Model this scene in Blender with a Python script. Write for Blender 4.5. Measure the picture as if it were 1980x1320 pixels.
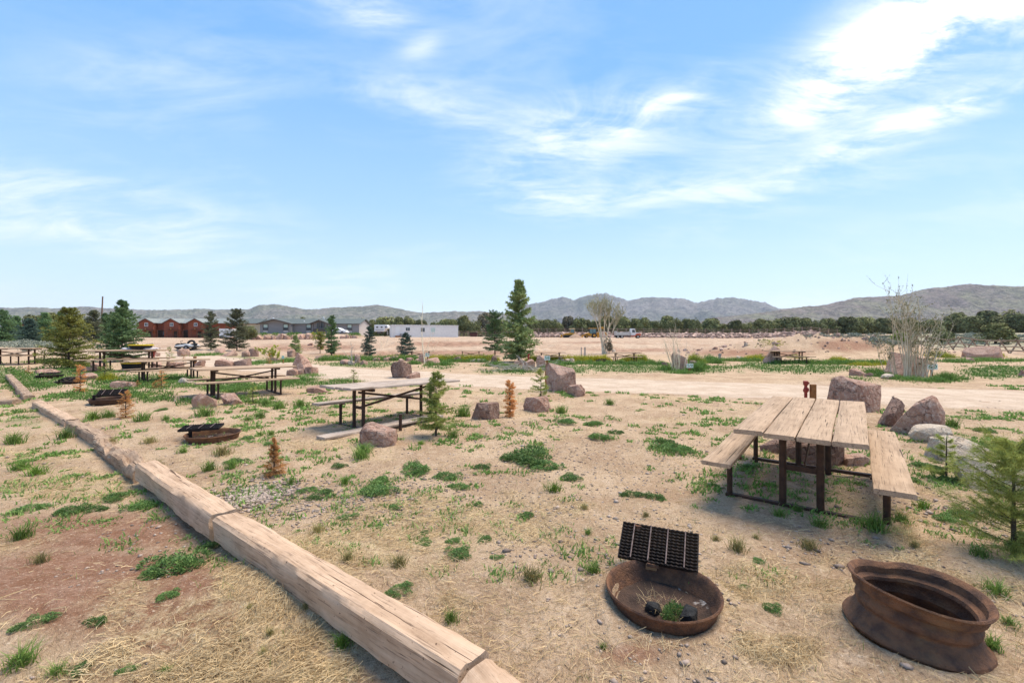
import bpy, bmesh, math, random
import numpy as np
from mathutils import Vector, Matrix, Euler
R = math.radians
SC = bpy.context.scene
for o in list(bpy.data.objects): bpy.data.objects.remove(o)
C = SC.collection
# ------------------------------------------------------------------ camera
F, HZ, CX, CH = 860.0, 652.0, 990.0, 1.5          # focal length and horizon in photo pixels (1980 wide), eye height in m
cam = bpy.data.cameras.new('camera'); cam.sensor_width = 36.0; cam.lens = F / 1980 * 36
cam.shift_y = -8 / 1980; cam.clip_start = .05; cam.clip_end = 30000
camo = bpy.data.objects.new('camera', cam); camo.location = (0, 0, CH); camo.rotation_euler = (R(90), 0, 0)
C.objects.link(camo); SC.camera = camo
cy = SC.cycles; cy.max_bounces = 5; cy.diffuse_bounces = 3; cy.glossy_bounces = 2; cy.transmission_bounces = 2; cy.volume_bounces = 0
SC.render.resolution_x, SC.render.resolution_y = 1024, 682
# ------------------------------------------------------------------ light, sky, exposure
SUN_EL, SUN_AZ = R(66), R(62)                     # azimuth clockwise from +Y (the view direction): high, ahead and to the right, near the bright cloud
vs = SC.view_settings; vs.view_transform = 'Standard'; vs.look = 'None'; vs.gamma = 1.0; vs.use_curve_mapping = False; vs.exposure = 1.42
sl = bpy.data.lights.new('sun', 'SUN'); sl.energy = 2.15; sl.angle = R(38); sl.color = (1, .87, .69)
so = bpy.data.objects.new('sun', sl); C.objects.link(so)
sd = Vector((math.sin(SUN_AZ) * math.cos(SUN_EL), math.cos(SUN_AZ) * math.cos(SUN_EL), math.sin(SUN_EL)))
so.rotation_euler = (-sd).to_track_quat('-Z', 'Y').to_euler(); so.location = (0, 0, 30)

def nd(nt, typ, **kw):
    n = nt.nodes.new(typ)
    for k, v in kw.items():
        if k.startswith('i_'):
            key = k[2:]
            n.inputs[int(key) if key.isdigit() else key].default_value = v
        else: setattr(n, k, v)
    return n

def math_(nt, op, a, b=None, clamp=False):
    n = nt.nodes.new('ShaderNodeMath'); n.operation = op; n.use_clamp = clamp
    for i, v in enumerate((a, b)):
        if v is None: continue
        if isinstance(v, (int, float)): n.inputs[i].default_value = v
        else: nt.links.new(v, n.inputs[i])
    return n.outputs[0]

def ramp(nt, src, lo, hi, c0=(0, 0, 0, 1), c1=(1, 1, 1, 1), mode='EASE'):
    n = nt.nodes.new('ShaderNodeValToRGB'); e = n.color_ramp.elements; n.color_ramp.interpolation = mode
    e[0].position = lo; e[1].position = hi; e[0].color = c0; e[1].color = c1
    nt.links.new(src, n.inputs[0]); return n.outputs[0]

def mix(nt, fac, a, b, blend='MIX'):
    n = nt.nodes.new('ShaderNodeMix'); n.data_type = 'RGBA'; n.blend_type = blend
    for s, v in ((n.inputs[0], fac), (n.inputs[6], a), (n.inputs[7], b)):
        if isinstance(v, (int, float)): s.default_value = v
        elif isinstance(v, tuple): s.default_value = (*v[:3], 1)
        else: nt.links.new(v, s)
    return n.outputs[2]

def noise_(nt, vec, scale, detail=4, rough=.55, dist=0.0, mapping=None):
    if mapping:
        m = nt.nodes.new('ShaderNodeMapping'); m.inputs['Scale'].default_value = mapping[0]
        if len(mapping) > 1: m.inputs['Rotation'].default_value = mapping[1]
        if len(mapping) > 2: m.inputs['Location'].default_value = mapping[2]
        nt.links.new(vec, m.inputs[0]); vec = m.outputs[0]
    n = nd(nt, 'ShaderNodeTexNoise', i_Scale=scale, i_Detail=detail, i_Roughness=rough, i_Distortion=dist)
    nt.links.new(vec, n.inputs['Vector']); return n.outputs['Fac']

world = bpy.data.worlds.new('World'); SC.world = world; world.use_nodes = True
def build_world():
    nt = world.node_tree; nt.nodes.clear()
    out = nd(nt, 'ShaderNodeOutputWorld'); bg = nd(nt, 'ShaderNodeBackground', i_Strength=.15)
    sky = nd(nt, 'ShaderNodeTexSky', sky_type='NISHITA', sun_disc=False, sun_elevation=SUN_EL, sun_rotation=SUN_AZ, altitude=1900.0, air_density=1.0, dust_density=.6, ozone_density=1.6)
    tc = nd(nt, 'ShaderNodeTexCoord'); D = tc.outputs['Generated']
    sx = nd(nt, 'ShaderNodeSeparateXYZ'); nt.links.new(D, sx.inputs[0])
    X, Y, Z = sx.outputs
    zz = math_(nt, 'ADD', math_(nt, 'MAXIMUM', Z, 0.0), .16)
    cb = nd(nt, 'ShaderNodeCombineXYZ')                                # a cloud layer overhead, flattened towards the horizon
    nt.links.new(math_(nt, 'DIVIDE', X, zz), cb.inputs[0]); nt.links.new(math_(nt, 'DIVIDE', Y, zz), cb.inputs[1])
    P = cb.outputs[0]
    wisp = noise_(nt, P, 2.1, 7, .66, .9, ((.8, 1.5, 1), (0, 0, R(-16)), (1.3, .4, 0)))
    big = noise_(nt, P, .55, 3, .5, .2, ((1, 1, 1), (0, 0, 0), (4.1, 2.2, 0)))
    fine = noise_(nt, P, 7.0, 6, .65, .5, ((.5, 1.5, 1), (0, 0, R(-25)), (.3, .7, 0)))
    # where the clouds of this day stand (directions), each a soft lobe broken up by the noise
    def lobe(px, py, sx_, sy_, amp, rot=0.0):
        d = Vector(((px - CX) / F, 1, (HZ - py) / F)).normalized()
        right = d.cross(Vector((0, 0, 1))).normalized(); up = right.cross(d)
        a = math.cos(R(rot)); b = math.sin(R(rot))
        r2, u2 = right * a + up * b, up * a - right * b
        def dot(v):
            n = nd(nt, 'ShaderNodeVectorMath', operation='DOT_PRODUCT'); nt.links.new(D, n.inputs[0]); n.inputs[1].default_value = v; return n.outputs['Value']
        u = math_(nt, 'DIVIDE', dot(r2), sx_ / F); v = math_(nt, 'DIVIDE', dot(u2), sy_ / F)
        q = math_(nt, 'ADD', math_(nt, 'MULTIPLY', u, u), math_(nt, 'MULTIPLY', v, v))
        g = math_(nt, 'MULTIPLY', math_(nt, 'POWER', 2.718, math_(nt, 'MULTIPLY', q, -1.0)), amp)
        return math_(nt, 'MULTIPLY', g, math_(nt, 'GREATER_THAN', dot(d), 0.0))
    L = None
    for a in ((1850, 15, 165, 58, 3.0, 16), (1680, 120, 120, 26, .7, 22), (1790, 225, 125, 24, 1.25, 11), (1170, 250, 190, 62, .66, 8), (1300, 190, 80, 26, .6, 14),
              (1340, 368, 230, 28, .6, -3), (1060, 380, 130, 40, .55, -12), (820, 195, 140, 34, .5, -6), (700, 18, 58, 20, 1.2, 0), (815, 90, 34, 18, .42, 30), (60, 350, 230, 30, .36, -4), (90, 440, 220, 36, .4, -5), (330, 150, 150, 50, .25, 25)):
        g = lobe(*a); L = g if L is None else math_(nt, 'ADD', L, g)
    tex = math_(nt, 'ADD', math_(nt, 'MULTIPLY', ramp(nt, wisp, .36, .68), .72), math_(nt, 'MULTIPLY', ramp(nt, fine, .32, .70), .34))
    dens = math_(nt, 'MULTIPLY', math_(nt, 'ADD', L, math_(nt, 'MULTIPLY', ramp(nt, big, .42, .70), .26)), tex)
    dens = math_(nt, 'MINIMUM', ramp(nt, dens, .03, 1.0, mode='LINEAR'), .97)
    cr = nt.nodes.new('ShaderNodeValToRGB'); nt.links.new(Z, cr.inputs[0]); e = cr.color_ramp.elements   # the clear air: whiter towards the horizon all round
    e[0].position = 0.0; e[0].color = (2.3, 2.5, 2.62, 1); e[1].position = 1.0; e[1].color = (.40, 1.0, 1.95, 1)
    for p_, c_ in ((.10, (1.72, 2.2, 2.65, 1)), (.27, (1.02, 1.72, 2.65, 1)), (.50, (.52, 1.28, 2.5, 1))):
        q_ = e.new(p_); q_.color = c_
    clear = mix(nt, .16, cr.outputs[0], sky.outputs[0])
    col = mix(nt, dens, clear, (3.4, 3.4, 3.42))
    nt.links.new(col, bg.inputs[0]); nt.links.new(bg.outputs[0], out.inputs[0])
build_world()
# ------------------------------------------------------------------ helpers: noise, ground, pixels
rng = np.random.default_rng(7); random.seed(7)
def _hash(ix, iy, s):
    n = (ix.astype(np.int64) * 374761393 + iy.astype(np.int64) * 668265263 + s * 982451653) & 0x7fffffff
    n = ((n ^ (n >> 13)) * 1274126177) & 0x7fffffff
    return ((n ^ (n >> 16)) & 0xffff) / 65535.0
def vnoise(x, y, s=0):
    ix, iy = np.floor(x), np.floor(y); fx, fy = x - ix, y - iy
    fx = fx * fx * (3 - 2 * fx); fy = fy * fy * (3 - 2 * fy)
    a, b, c, d = _hash(ix, iy, s), _hash(ix + 1, iy, s), _hash(ix, iy + 1, s), _hash(ix + 1, iy + 1, s)
    return (a + (b - a) * fx) * (1 - fy) + (c + (d - c) * fx) * fy
def fbm(x, y, s=0, o=4):
    t = 0; a = .5; f = 1.0; n = 0
    for k in range(o):
        t = t + a * vnoise(x * f, y * f, s + k * 17); n += a; a *= .5; f *= 2.03
    return t / n
def sstep(a, b, x):
    t = np.clip((x - a) / (b - a), 0, 1); return t * t * (3 - 2 * t)

YK = [0, 24, 34, 45, 60, 90, 130, 200, 500, 9000]
PXK = np.array([-400, 250, 500, 800, 1100, 1450, 1650, 1980, 2400], float)
G0 = -.08
ZC = [[G0, G0, .02, .2, .5, 1.0, 1.6, 2.0, 3, 3], [G0, G0, .02, .2, .45, .9, 1.5, 2, 3, 3], [G0, G0, .02, .18, .42, .8, 1.2, 2.4, 3, 3],
      [G0, G0, -.04, .22, 1.0, 1.4, 1.75, 2, 3, 3], [G0, G0, -.04, .22, .95, 1.15, 1.35, 1.9, 3, 3], [G0, G0, -.06, .45, .95, 1.0, 1.05, 1.9, 3, 3],
      [G0, G0, 0, .3, .8, 1.5, 2.4, 2.6, 3.2, 3.2], [G0, G0, -.02, .12, .8, 2.0, 2.8, 3.0, 3.5, 3.5], [G0, G0, 0, .2, .8, 2.0, 2.8, 3.0, 3.5, 3.5]]
TIMB = np.array([(.55, .95), (-.15, 1.9), (-2.275, 3.545), (-4.15, 5.05), (-6.1, 6.65), (-8.15, 8.2), (-11.3, 10.6), (-21, 18.5)])   # line of the timbers
ROADC = np.array([(60, 6.0), (24, 9.2), (14.0, 11.2), (9.9, 12.2), (5.2, 14.3), (.2, 15.6), (-6.3, 19.0), (-13.7, 24.5), (-24, 33), (-38, 42), (-52, 60)])
def dist_poly(x, y, P):
    best = np.full(np.shape(x), 1e9); side = np.zeros(np.shape(x))
    for (ax, ay), (bx, by) in zip(P[:-1], P[1:]):
        dx, dy = bx - ax, by - ay; t = np.clip(((x - ax) * dx + (y - ay) * dy) / (dx * dx + dy * dy), 0, 1)
        ex, ey = x - ax - t * dx, y - ay - t * dy; d = np.hypot(ex, ey); m = d < best
        best = np.where(m, d, best); side = np.where(m, np.sign(dx * ey - dy * ex), side)
    return best, side
RING1 = (.89, 2.63); RING2 = (2.12, 2.35)
MOUNDS = [(28.0, 37.5, 5.5, 3.2, 1.55), (21.5, 38.5, 4.5, 2.4, .75), (34.5, 41, 6, 3.5, .7), (-1.6, 2.9, .8, .5, .09), (-3.2, 2.6, .9, .45, .10), (3.2, 3.2, .5, .5, .05), (.4, 8.2, 1.0, .5, .06), (-.5, 7.6, .8, .4, .07),
          (1.1, 12.2, 1.2, .8, .12), (-2.2, 6.9, .7, .4, .05), (6.9, 8.6, 1.3, 1.0, .12), (6.3, 6.4, .9, .7, .1), (-2.9, 5.3, .5, .35, .05), (12.6, 15.6, 2.2, .9, .18), (5.6, 18.2, 2.0, .9, .12)]
def H(x, y, fine=True):
    x = np.asarray(x, float); y = np.asarray(y, float)
    px = np.where(y > .5, CX + F * x / np.maximum(y, .5), np.where(x < 0, -400, 2400)); px = np.clip(px, PXK[0], PXK[-1])
    zc = np.stack([np.interp(y, YK, c) for c in ZC]); idx = np.clip(np.searchsorted(PXK, px) - 1, 0, len(PXK) - 2)
    t = (px - PXK[idx]) / (PXK[idx + 1] - PXK[idx]); t = t * t * (3 - 2 * t)
    a = np.take_along_axis(zc, idx[None], 0)[0]; b = np.take_along_axis(zc, idx[None] + 1, 0)[0]
    z = a + (b - a) * t
    pad = sstep(485, 500, px) * (1 - sstep(690, 715, px)) * sstep(100.5, 102.5, y) * (1 - sstep(140, 160, y)); z = z + (2.3 - z) * pad
    for mx, my, sx_, sy_, h in MOUNDS: z = z + h * np.exp(-((x - mx) / sx_) ** 2 - ((y - my) / sy_) ** 2)
    z = z + 1.15 * sstep(134, 142, y) * (1 - sstep(190, 260, y)) * sstep(985, 1030, px) * (1 - sstep(1560, 1610, px))
    rough = np.exp(-((x - 27) / 9) ** 2 - ((y - 38) / 4.5) ** 2); z = z + rough * (.7 * (fbm(x * .9, y * .9, 14) - .5) + .3 * (fbm(x * 2.6, y * 2.6, 16) - .5))
    dr, _ = dist_poly(x, y, ROADC); road = 1 - sstep(2.2, 3.6, dr)
    dt, sd_ = dist_poly(x, y, TIMB)
    left = sstep(-.12, .12, dt * sd_) * (1 - sstep(.3, 3.5, dt)); z = z - .07 * left
    near = 1 - sstep(25, 45, y)
    z = z + near * (1 - .7 * road) * (.10 * (fbm(x * .35, y * .35, 3) - .5) + .055 * (fbm(x * 1.3, y * 1.3, 5) - .5))
    z = z + (1 - near) * .25 * (fbm(x * .12, y * .12, 9) - .5) * sstep(30, 60, y)
    bank = sstep(36, 42, y) * (1 - sstep(58, 75, y)); z = z + bank * (.55 * (fbm(x * .35, y * .5, 12) - .5) + .35 * (np.abs(fbm(x * .8, y * .5, 15) - .5) * 2 - .3))
    if fine: z = z + near * (1 - .5 * road) * (.024 * (fbm(x * 5, y * 5, 21, 3) - .5) + .010 * (vnoise(x * 23, y * 23, 31) - .5))
    for (cx, cy), d in ((RING1, .06), (RING2, .05)):
        q = np.hypot(x - cx, y - cy); z = z - d * (1 - sstep(.245, .30, q)) + .025 * np.exp(-((q - .36) / .12) ** 2)
    return z
def h1(x, y): return float(H(np.array([x]), np.array([y]))[0])
_YC = np.geomspace(1.0, 400, 420)
def gp(px, py):
    """where the line of sight through a photo pixel meets the ground"""
    Y = _YC
    for k in range(2):
        xs = (px - CX) / F * Y; zs = CH + (HZ - py) / F * Y; m = H(xs, Y, k > 0) >= zs; i = int(np.argmax(m)) if m.any() else len(Y) - 1
        if k == 0: Y = np.linspace(Y[max(i - 1, 0)], Y[i], 60)
    return Vector((xs[i], Y[i], float(H(xs[i:i + 1], Y[i:i + 1])[0])))
def at(px, Y, py=None): return Vector(((px - CX) / F * Y, Y, CH + (HZ - py) / F * Y if py is not None else h1((px - CX) / F * Y, Y)))
def to_px(x, y, z=0.0): return CX + F * x / y, HZ + F * (CH - z) / y
# ------------------------------------------------------------------ helpers: meshes and objects
class MB:
    def __init__(s): s.v = []; s.f = []
    def add(s, vs_, fs):
        n = len(s.v); s.v += [tuple(v) for v in vs_]; s.f += [tuple(i + n for i in f) for f in fs]; return s
    def box(s, c, d, rot=None):
        hx, hy, hz_ = d[0] / 2, d[1] / 2, d[2] / 2; P = [Vector((sx_ * hx, sy_ * hy, sz * hz_)) for sz in (-1, 1) for sx_, sy_ in ((-1, -1), (1, -1), (1, 1), (-1, 1))]
        if rot is not None:
            m = rot if isinstance(rot, Matrix) else Euler(rot).to_matrix(); P = [m @ p for p in P]
        return s.add([p + Vector(c) for p in P], [(3, 2, 1, 0), (4, 5, 6, 7), (0, 1, 5, 4), (1, 2, 6, 5), (2, 3, 7, 6), (3, 0, 4, 7)])
    def bar(s, a, b, w, h, up=(0, 0, 1)):
        a, b = Vector(a), Vector(b); d = (b - a); x = d.normalized(); y = Vector(up).cross(x)
        if y.length < 1e-4: y = Vector((0, 1, 0)).cross(x)
        y.normalize(); z = x.cross(y); m = Matrix((x, y, z)).transposed()
        return s.box((a + b) / 2, (d.length, w, h), m)
    def tube(s, pts, rad, n=8, cap=True):
        pts = [Vector(p) for p in pts]; k = len(pts); rad = [rad] * k if isinstance(rad, (int, float)) else list(rad); V = []; Fc = []; ref = None
        for i, p in enumerate(pts):
            t = (pts[min(i + 1, k - 1)] - pts[max(i - 1, 0)]).normalized()
            if ref is None: ref = Vector((1, 0, 0)) if abs(t.x) < .8 else Vector((0, 1, 0))
            u = (ref - t * ref.dot(t)).normalized(); w = t.cross(u); ref = u
            V += [p + (u * math.cos(2 * math.pi * j / n) + w * math.sin(2 * math.pi * j / n)) * rad[i] for j in range(n)]
        for i in range(k - 1):
            for j in range(n): Fc.append((i * n + j, i * n + (j + 1) % n, (i + 1) * n + (j + 1) % n, (i + 1) * n + j))
        if cap: Fc += [tuple(range(n - 1, -1, -1)), tuple((k - 1) * n + j for j in range(n))]
        return s.add(V, Fc)
    def prism(s, poly, y0, y1):                    # polygon in XZ pushed along Y
        n = len(poly); V = [(x, y0, z) for x, z in poly] + [(x, y1, z) for x, z in poly]
        return s.add(V, [tuple(range(n)), tuple(range(2 * n - 1, n - 1, -1))] + [(i, n + i, n + (i + 1) % n, (i + 1) % n) for i in range(n)])
    def lathe(s, prof, n=48, rf=None, closed=True):
        V = []; k = len(prof)
        for j in range(n):
            a = 2 * math.pi * j / n; q = rf(a) if rf else 1.0
            V += [(r * q * math.cos(a), r * q * math.sin(a), z) for r, z in prof]
        Fc = [(j * k + i, ((j + 1) % n) * k + i, ((j + 1) % n) * k + (i + 1) % k, j * k + (i + 1) % k) for j in range(n) for i in range(k if closed else k - 1)]
        return s.add(V, Fc)
    def mesh(s, name, smooth=None):
        me = bpy.data.meshes.new(name); me.from_pydata(s.v, [], s.f)
        bm = bmesh.new(); bm.from_mesh(me); bmesh.ops.recalc_face_normals(bm, faces=bm.faces); bm.to_mesh(me); bm.free()
        if smooth is not None:
            me.polygons.foreach_set('use_smooth', [True] * len(me.polygons)); me.set_sharp_from_angle(angle=R(smooth))
        return me
def link(name, me, m, parent=None, loc=None, rot=None):
    o = bpy.data.objects.new(name, me); C.objects.link(o)
    if m is not None and me is not None:
        if me.materials: 
            if me.materials[0] != m: me.materials[0] = m
        else: me.materials.append(m)
    if parent is not None: o.parent = parent
    if loc is not None: o.location = loc
    if rot is not None: o.rotation_euler = rot
    return o
def obj(name, mb, m, parent=None, smooth=None, bevel=0, loc=None, rot=None):
    o = link(name, mb.mesh(name, smooth), m, parent, loc, rot)
    if bevel:
        b = o.modifiers.new('bevel', 'BEVEL'); b.width = bevel; b.segments = 2; b.limit_method = 'ANGLE'
    return o
def tag(o, label, cat, group=None):
    o['label'] = label; o['category'] = cat
    if group: o['group'] = group
    return o
def thing(name, label, cat, loc=(0, 0, 0), rz=0.0, group=None, rot=None):
    o = bpy.data.objects.new(name, None); C.objects.link(o); o.location = loc; o.rotation_euler = rot if rot is not None else (0, 0, rz); o.empty_display_size = .2
    return tag(o, label, cat, group)
def struct(o): o['kind'] = 'structure'; return o
def stuff(o, label=None, cat=None):
    o['kind'] = 'stuff'
    if label: o['label'] = label; o['category'] = cat
    return o
def np_mesh(name, V, Fi, smooth=False):
    """V (n,3), Fi (m,3) or (m,4) arrays"""
    me = bpy.data.meshes.new(name); V = np.ascontiguousarray(V, np.float32); Fi = np.ascontiguousarray(Fi, np.int32); m, k = Fi.shape
    me.vertices.add(len(V)); me.vertices.foreach_set('co', V.ravel()); me.loops.add(m * k); me.loops.foreach_set('vertex_index', Fi.ravel())
    me.polygons.add(m); me.polygons.foreach_set('loop_start', np.arange(m, dtype=np.int32) * k); me.polygons.foreach_set('loop_total', np.full(m, k, np.int32))
    me.polygons.foreach_set('use_smooth', np.full(m, smooth)); me.update(calc_edges=True); return me
def tri_soup(name, T):                              # T (n,3,3)
    T = np.asarray(T); return np_mesh(name, T.reshape(-1, 3), np.arange(len(T) * 3).reshape(-1, 3))
def copy_tree(o, parent=None):
    c = o.copy(); C.objects.link(c); c.parent = parent
    for ch in o.children: copy_tree(ch, c)
    return c
# ------------------------------------------------------------------ materials
def mat(name, c1, c2=None, scale=6.0, rough=.85, bump=0.0, bscale=None, metal=0.0, stretch=None, island=0.0, lo=.35, hi=.65, spots=None, spec=.3, detail=5, transl=0.0):
    m = bpy.data.materials.new(name); m.use_nodes = True; nt = m.node_tree; bs = nt.nodes['Principled BSDF']
    bs.inputs['Roughness'].default_value = rough; bs.inputs['Metallic'].default_value = metal; bs.inputs['Specular IOR Level'].default_value = spec
    tc = nd(nt, 'ShaderNodeTexCoord'); oi = nd(nt, 'ShaderNodeObjectInfo')
    va = nd(nt, 'ShaderNodeVectorMath', operation='ADD'); nt.links.new(tc.outputs['Object'], va.inputs[0])
    vm = nd(nt, 'ShaderNodeVectorMath', operation='SCALE'); vm.inputs[0].default_value = (7.3, 3.1, 5.7); nt.links.new(oi.outputs['Random'], vm.inputs['Scale']); nt.links.new(vm.outputs[0], va.inputs[1])
    vec = va.outputs[0]; mp = (stretch,) if stretch else None
    col = None
    if c2 is not None:
        n = noise_(nt, vec, scale, detail, .6, 0, mp); col = mix(nt, ramp(nt, n, lo, hi), c1, c2)
    if spots:                                       # (colour, scale, lo, hi)
        n2 = noise_(nt, vec, spots[1], 3, .6, 0, mp); col = mix(nt, ramp(nt, n2, spots[2], spots[3]), col if col is not None else c1, spots[0])
    if island:
        g = nd(nt, 'ShaderNodeNewGeometry'); f = math_(nt, 'ADD', math_(nt, 'MULTIPLY', g.outputs['Random Per Island'], 2 * island), 1 - island); f = math_(nt, 'MULTIPLY', f, math_(nt, 'ADD', math_(nt, 'MULTIPLY', oi.outputs['Random'], .5), .75))
        cc = nd(nt, 'ShaderNodeCombineColor'); 
        for i in range(3): nt.links.new(f, cc.inputs[i])
        col = mix(nt, 1.0, col if col is not None else c1, cc.outputs[0], 'MULTIPLY')
    if col is None: bs.inputs['Base Color'].default_value = (*c1, 1)
    else: nt.links.new(col, bs.inputs['Base Color'])
    if bump:
        nb = noise_(nt, vec, bscale or scale * 3, 6, .65, 0, mp); b = nd(nt, 'ShaderNodeBump', i_Strength=bump, i_Distance=.02); nt.links.new(nb, b.inputs['Height']); nt.links.new(b.outputs[0], bs.inputs['Normal'])
    if transl:
        tr = nd(nt, 'ShaderNodeBsdfTranslucent'); mx = nd(nt, 'ShaderNodeMixShader', i_0=transl)
        if col is None: tr.inputs[0].default_value = (*c1, 1)
        else: nt.links.new(col, tr.inputs[0])
        nt.links.new(bs.outputs[0], mx.inputs[1]); nt.links.new(tr.outputs[0], mx.inputs[2]); nt.links.new(mx.outputs[0], nt.nodes['Material Output'].inputs[0])
    return m
def wood_mat(name, base, dark, crack, axis=0, gs=26.0):
    """weathered board: long grain, darker checks and knots"""
    m = bpy.data.materials.new(name); m.use_nodes = True; nt = m.node_tree; bs = nt.nodes['Principled BSDF']; bs.inputs['Roughness'].default_value = .88; bs.inputs['Specular IOR Level'].default_value = .15
    tc = nd(nt, 'ShaderNodeTexCoord'); oi = nd(nt, 'ShaderNodeObjectInfo'); va = nd(nt, 'ShaderNodeVectorMath', operation='ADD'); nt.links.new(tc.outputs['Object'], va.inputs[0])
    vm = nd(nt, 'ShaderNodeVectorMath', operation='SCALE'); vm.inputs[0].default_value = (11.3, 5.1, 3.7); nt.links.new(oi.outputs['Random'], vm.inputs['Scale']); nt.links.new(vm.outputs[0], va.inputs[1])
    st = [1.0, 1.0, 1.0]; st[axis] = .06
    kn = noise_(nt, va.outputs[0], 3.0, 2, .5, 0, ((st[0] * 3, st[1], st[2]),))
    dist = nd(nt, 'ShaderNodeVectorMath', operation='SCALE'); nt.links.new(va.outputs[0], dist.inputs[0]); dist.inputs['Scale'].default_value = 1.0
    fine = [v * 1.0 for v in st]; fine[axis] = .03
    g = noise_(nt, va.outputs[0], gs, 5, .75, .5, (tuple(st),)); g2 = noise_(nt, va.outputs[0], gs * 4.5, 3, .6, .2, (tuple(fine),))
    big = noise_(nt, va.outputs[0], 3.5, 5, .7); sp = noise_(nt, va.outputs[0], 38, 3, .6)
    c = mix(nt, ramp(nt, g, .30, .70), dark, base); c = mix(nt, math_(nt, 'MULTIPLY', ramp(nt, big, .35, .7), .5), c, tuple(min(1, v * 1.22) for v in base)); c = mix(nt, math_(nt, 'MULTIPLY', ramp(nt, big, .30, .45, (1, 1, 1, 1), (0, 0, 0, 1)), .4), c, dark)
    ck = ramp(nt, g2, .34, .44, (1, 1, 1, 1), (0, 0, 0, 1)); c = mix(nt, math_(nt, 'MULTIPLY', ck, .5), c, crack); c = mix(nt, math_(nt, 'MULTIPLY', ramp(nt, sp, .68, .72), .8), c, crack)
    ck2 = ramp(nt, noise_(nt, va.outputs[0], gs * 2.2, 2, .5, .5, (tuple(v * .8 for v in fine),)), .29, .325, (1, 1, 1, 1), (0, 0, 0, 1)); c = mix(nt, math_(nt, 'MULTIPLY', ck2, .9), c, crack)
    nt.links.new(c, bs.inputs['Base Color'])
    b = nd(nt, 'ShaderNodeBump', i_Strength=.6, i_Distance=.006); nt.links.new(math_(nt, 'SUBTRACT', math_(nt, 'ADD', g, math_(nt, 'MULTIPLY', g2, .4)), ck2), b.inputs['Height']); nt.links.new(b.outputs[0], bs.inputs['Normal'])
    return m
M = {}
M['plank'] = wood_mat('weathered_plank', (.47, .335, .23), (.32, .22, .145), (.06, .045, .03))
M['plank_old'] = wood_mat('grey_plank', (.52, .43, .36), (.24, .175, .135), (.06, .04, .03))
M['timber'] = wood_mat('timber', (.56, .395, .275), (.36, .235, .15), (.07, .04, .025), gs=22.0)
M['timber_old'] = wood_mat('rotten_timber', (.42, .30, .21), (.20, .125, .08), (.04, .025, .015), gs=16.0)
M['steel'] = mat('brown_steel', (.045, .026, .02), (.075, .040, .027), 18, .55, .15, 60, metal=.25)
M['rust'] = mat('rusted_rim', (.095, .05, .034), (.21, .10, .052), 11, .72, .6, 70, metal=.15, spots=((.24, .135, .065), 3.5, .56, .78))
M['grate'] = mat('sooty_grate', (.012, .010, .010), (.03, .02, .017), 25, .7, .2, 80, metal=.3)
M['rod'] = mat('grate_rod', (.22, .16, .14), (.12, .08, .07), 30, .6)
M['char'] = mat('charcoal', (.012, .012, .013), (.03, .03, .03), 30, .9, .8, 60)
M['straw'] = mat('straw', (.66, .51, .30), (.52, .38, .21), 2, .85, island=.35, transl=.2)
M['grass'] = mat('green_blades', (.19, .28, .06), (.14, .23, .05), 3, .7, island=.4, transl=.3)
M['grass_b'] = mat('bright_blades', (.20, .31, .05), (.14, .25, .04), 3, .7, island=.35, transl=.3)
M['grass_d'] = mat('drying_blades', (.26, .26, .09), (.42, .33, .15), 9, .8, island=.35, transl=.25)
M['weed'] = mat('weed_leaf', (.17, .27, .075), (.11, .20, .06), 4, .7, island=.4, transl=.25)
M['thicket'] = mat('thicket_leaf', (.11, .215, .045), (.16, .26, .06), .6, .75, island=.45, transl=.25)
M['mustard'] = mat('mustard_leaf', (.52, .48, .03), (.26, .33, .05), .5, .75, island=.4, transl=.25)
M['sage'] = mat('sage_leaf', (.26, .28, .21), (.36, .36, .28), .4, .85, island=.35)
M['spruce'] = mat('spruce_needles', (.32, .38, .15), (.20, .26, .10), 1.2, .75, island=.45, transl=.15)
M['spruce_d'] = mat('spruce_needles_deep', (.19, .29, .12), (.12, .20, .08), 1.2, .75, island=.45, transl=.15)
M['spruce_y'] = mat('spruce_needles_olive', (.34, .34, .08), (.21, .22, .06), 1.2, .75, island=.4, transl=.15)
M['spruce_b'] = mat('spruce_needles_blue', (.13, .20, .15), (.075, .125, .095), 1.2, .75, island=.4, transl=.15)
M['spruce_g'] = mat('spruce_needles_grey', (.18, .19, .105), (.11, .12, .065), 1.2, .75, island=.4, transl=.15)
M['pine'] = mat('sapling_needles', (.37, .40, .10), (.25, .30, .08), 5, .75, island=.45, transl=.3)
M['dead'] = mat('dead_needles', (.74, .39, .15), (.56, .27, .09), 5, .85, island=.4, transl=.25)
M['juniper'] = mat('juniper_foliage', (.19, .20, .075), (.12, .135, .055), .5, .85, island=.5)
M['juniper_y'] = mat('juniper_foliage_light', (.23, .23, .085), (.15, .16, .06), .5, .85, island=.5)
M['juniper_g'] = mat('juniper_foliage_bare', (.19, .165, .11), (.12, .105, .065), .5, .85, island=.5)
M['shrub'] = mat('bright_shrub', (.22, .30, .035), (.13, .2, .03), 2, .8, island=.4, transl=.2)
M['willow_leaf'] = mat('young_leaves', (.25, .25, .10), (.16, .18, .07), .5, .8, island=.4, transl=.3)
M['bark'] = mat('bark', (.10, .075, .055), (.055, .04, .03), 12, .95, .5, 40)
M['pale_bark'] = mat('pale_bark', (.76, .67, .50), (.58, .49, .35), 3, .9, .3, 30, island=.2)
M['dead_wood'] = mat('bleached_wood', (.50, .45, .39), (.36, .31, .26), 4, .9, .3, 30, island=.2)
M['rail'] = mat('peeled_rail', (.34, .255, .18), (.22, .16, .115), 3, .9, .2, 20, island=.2)
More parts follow.
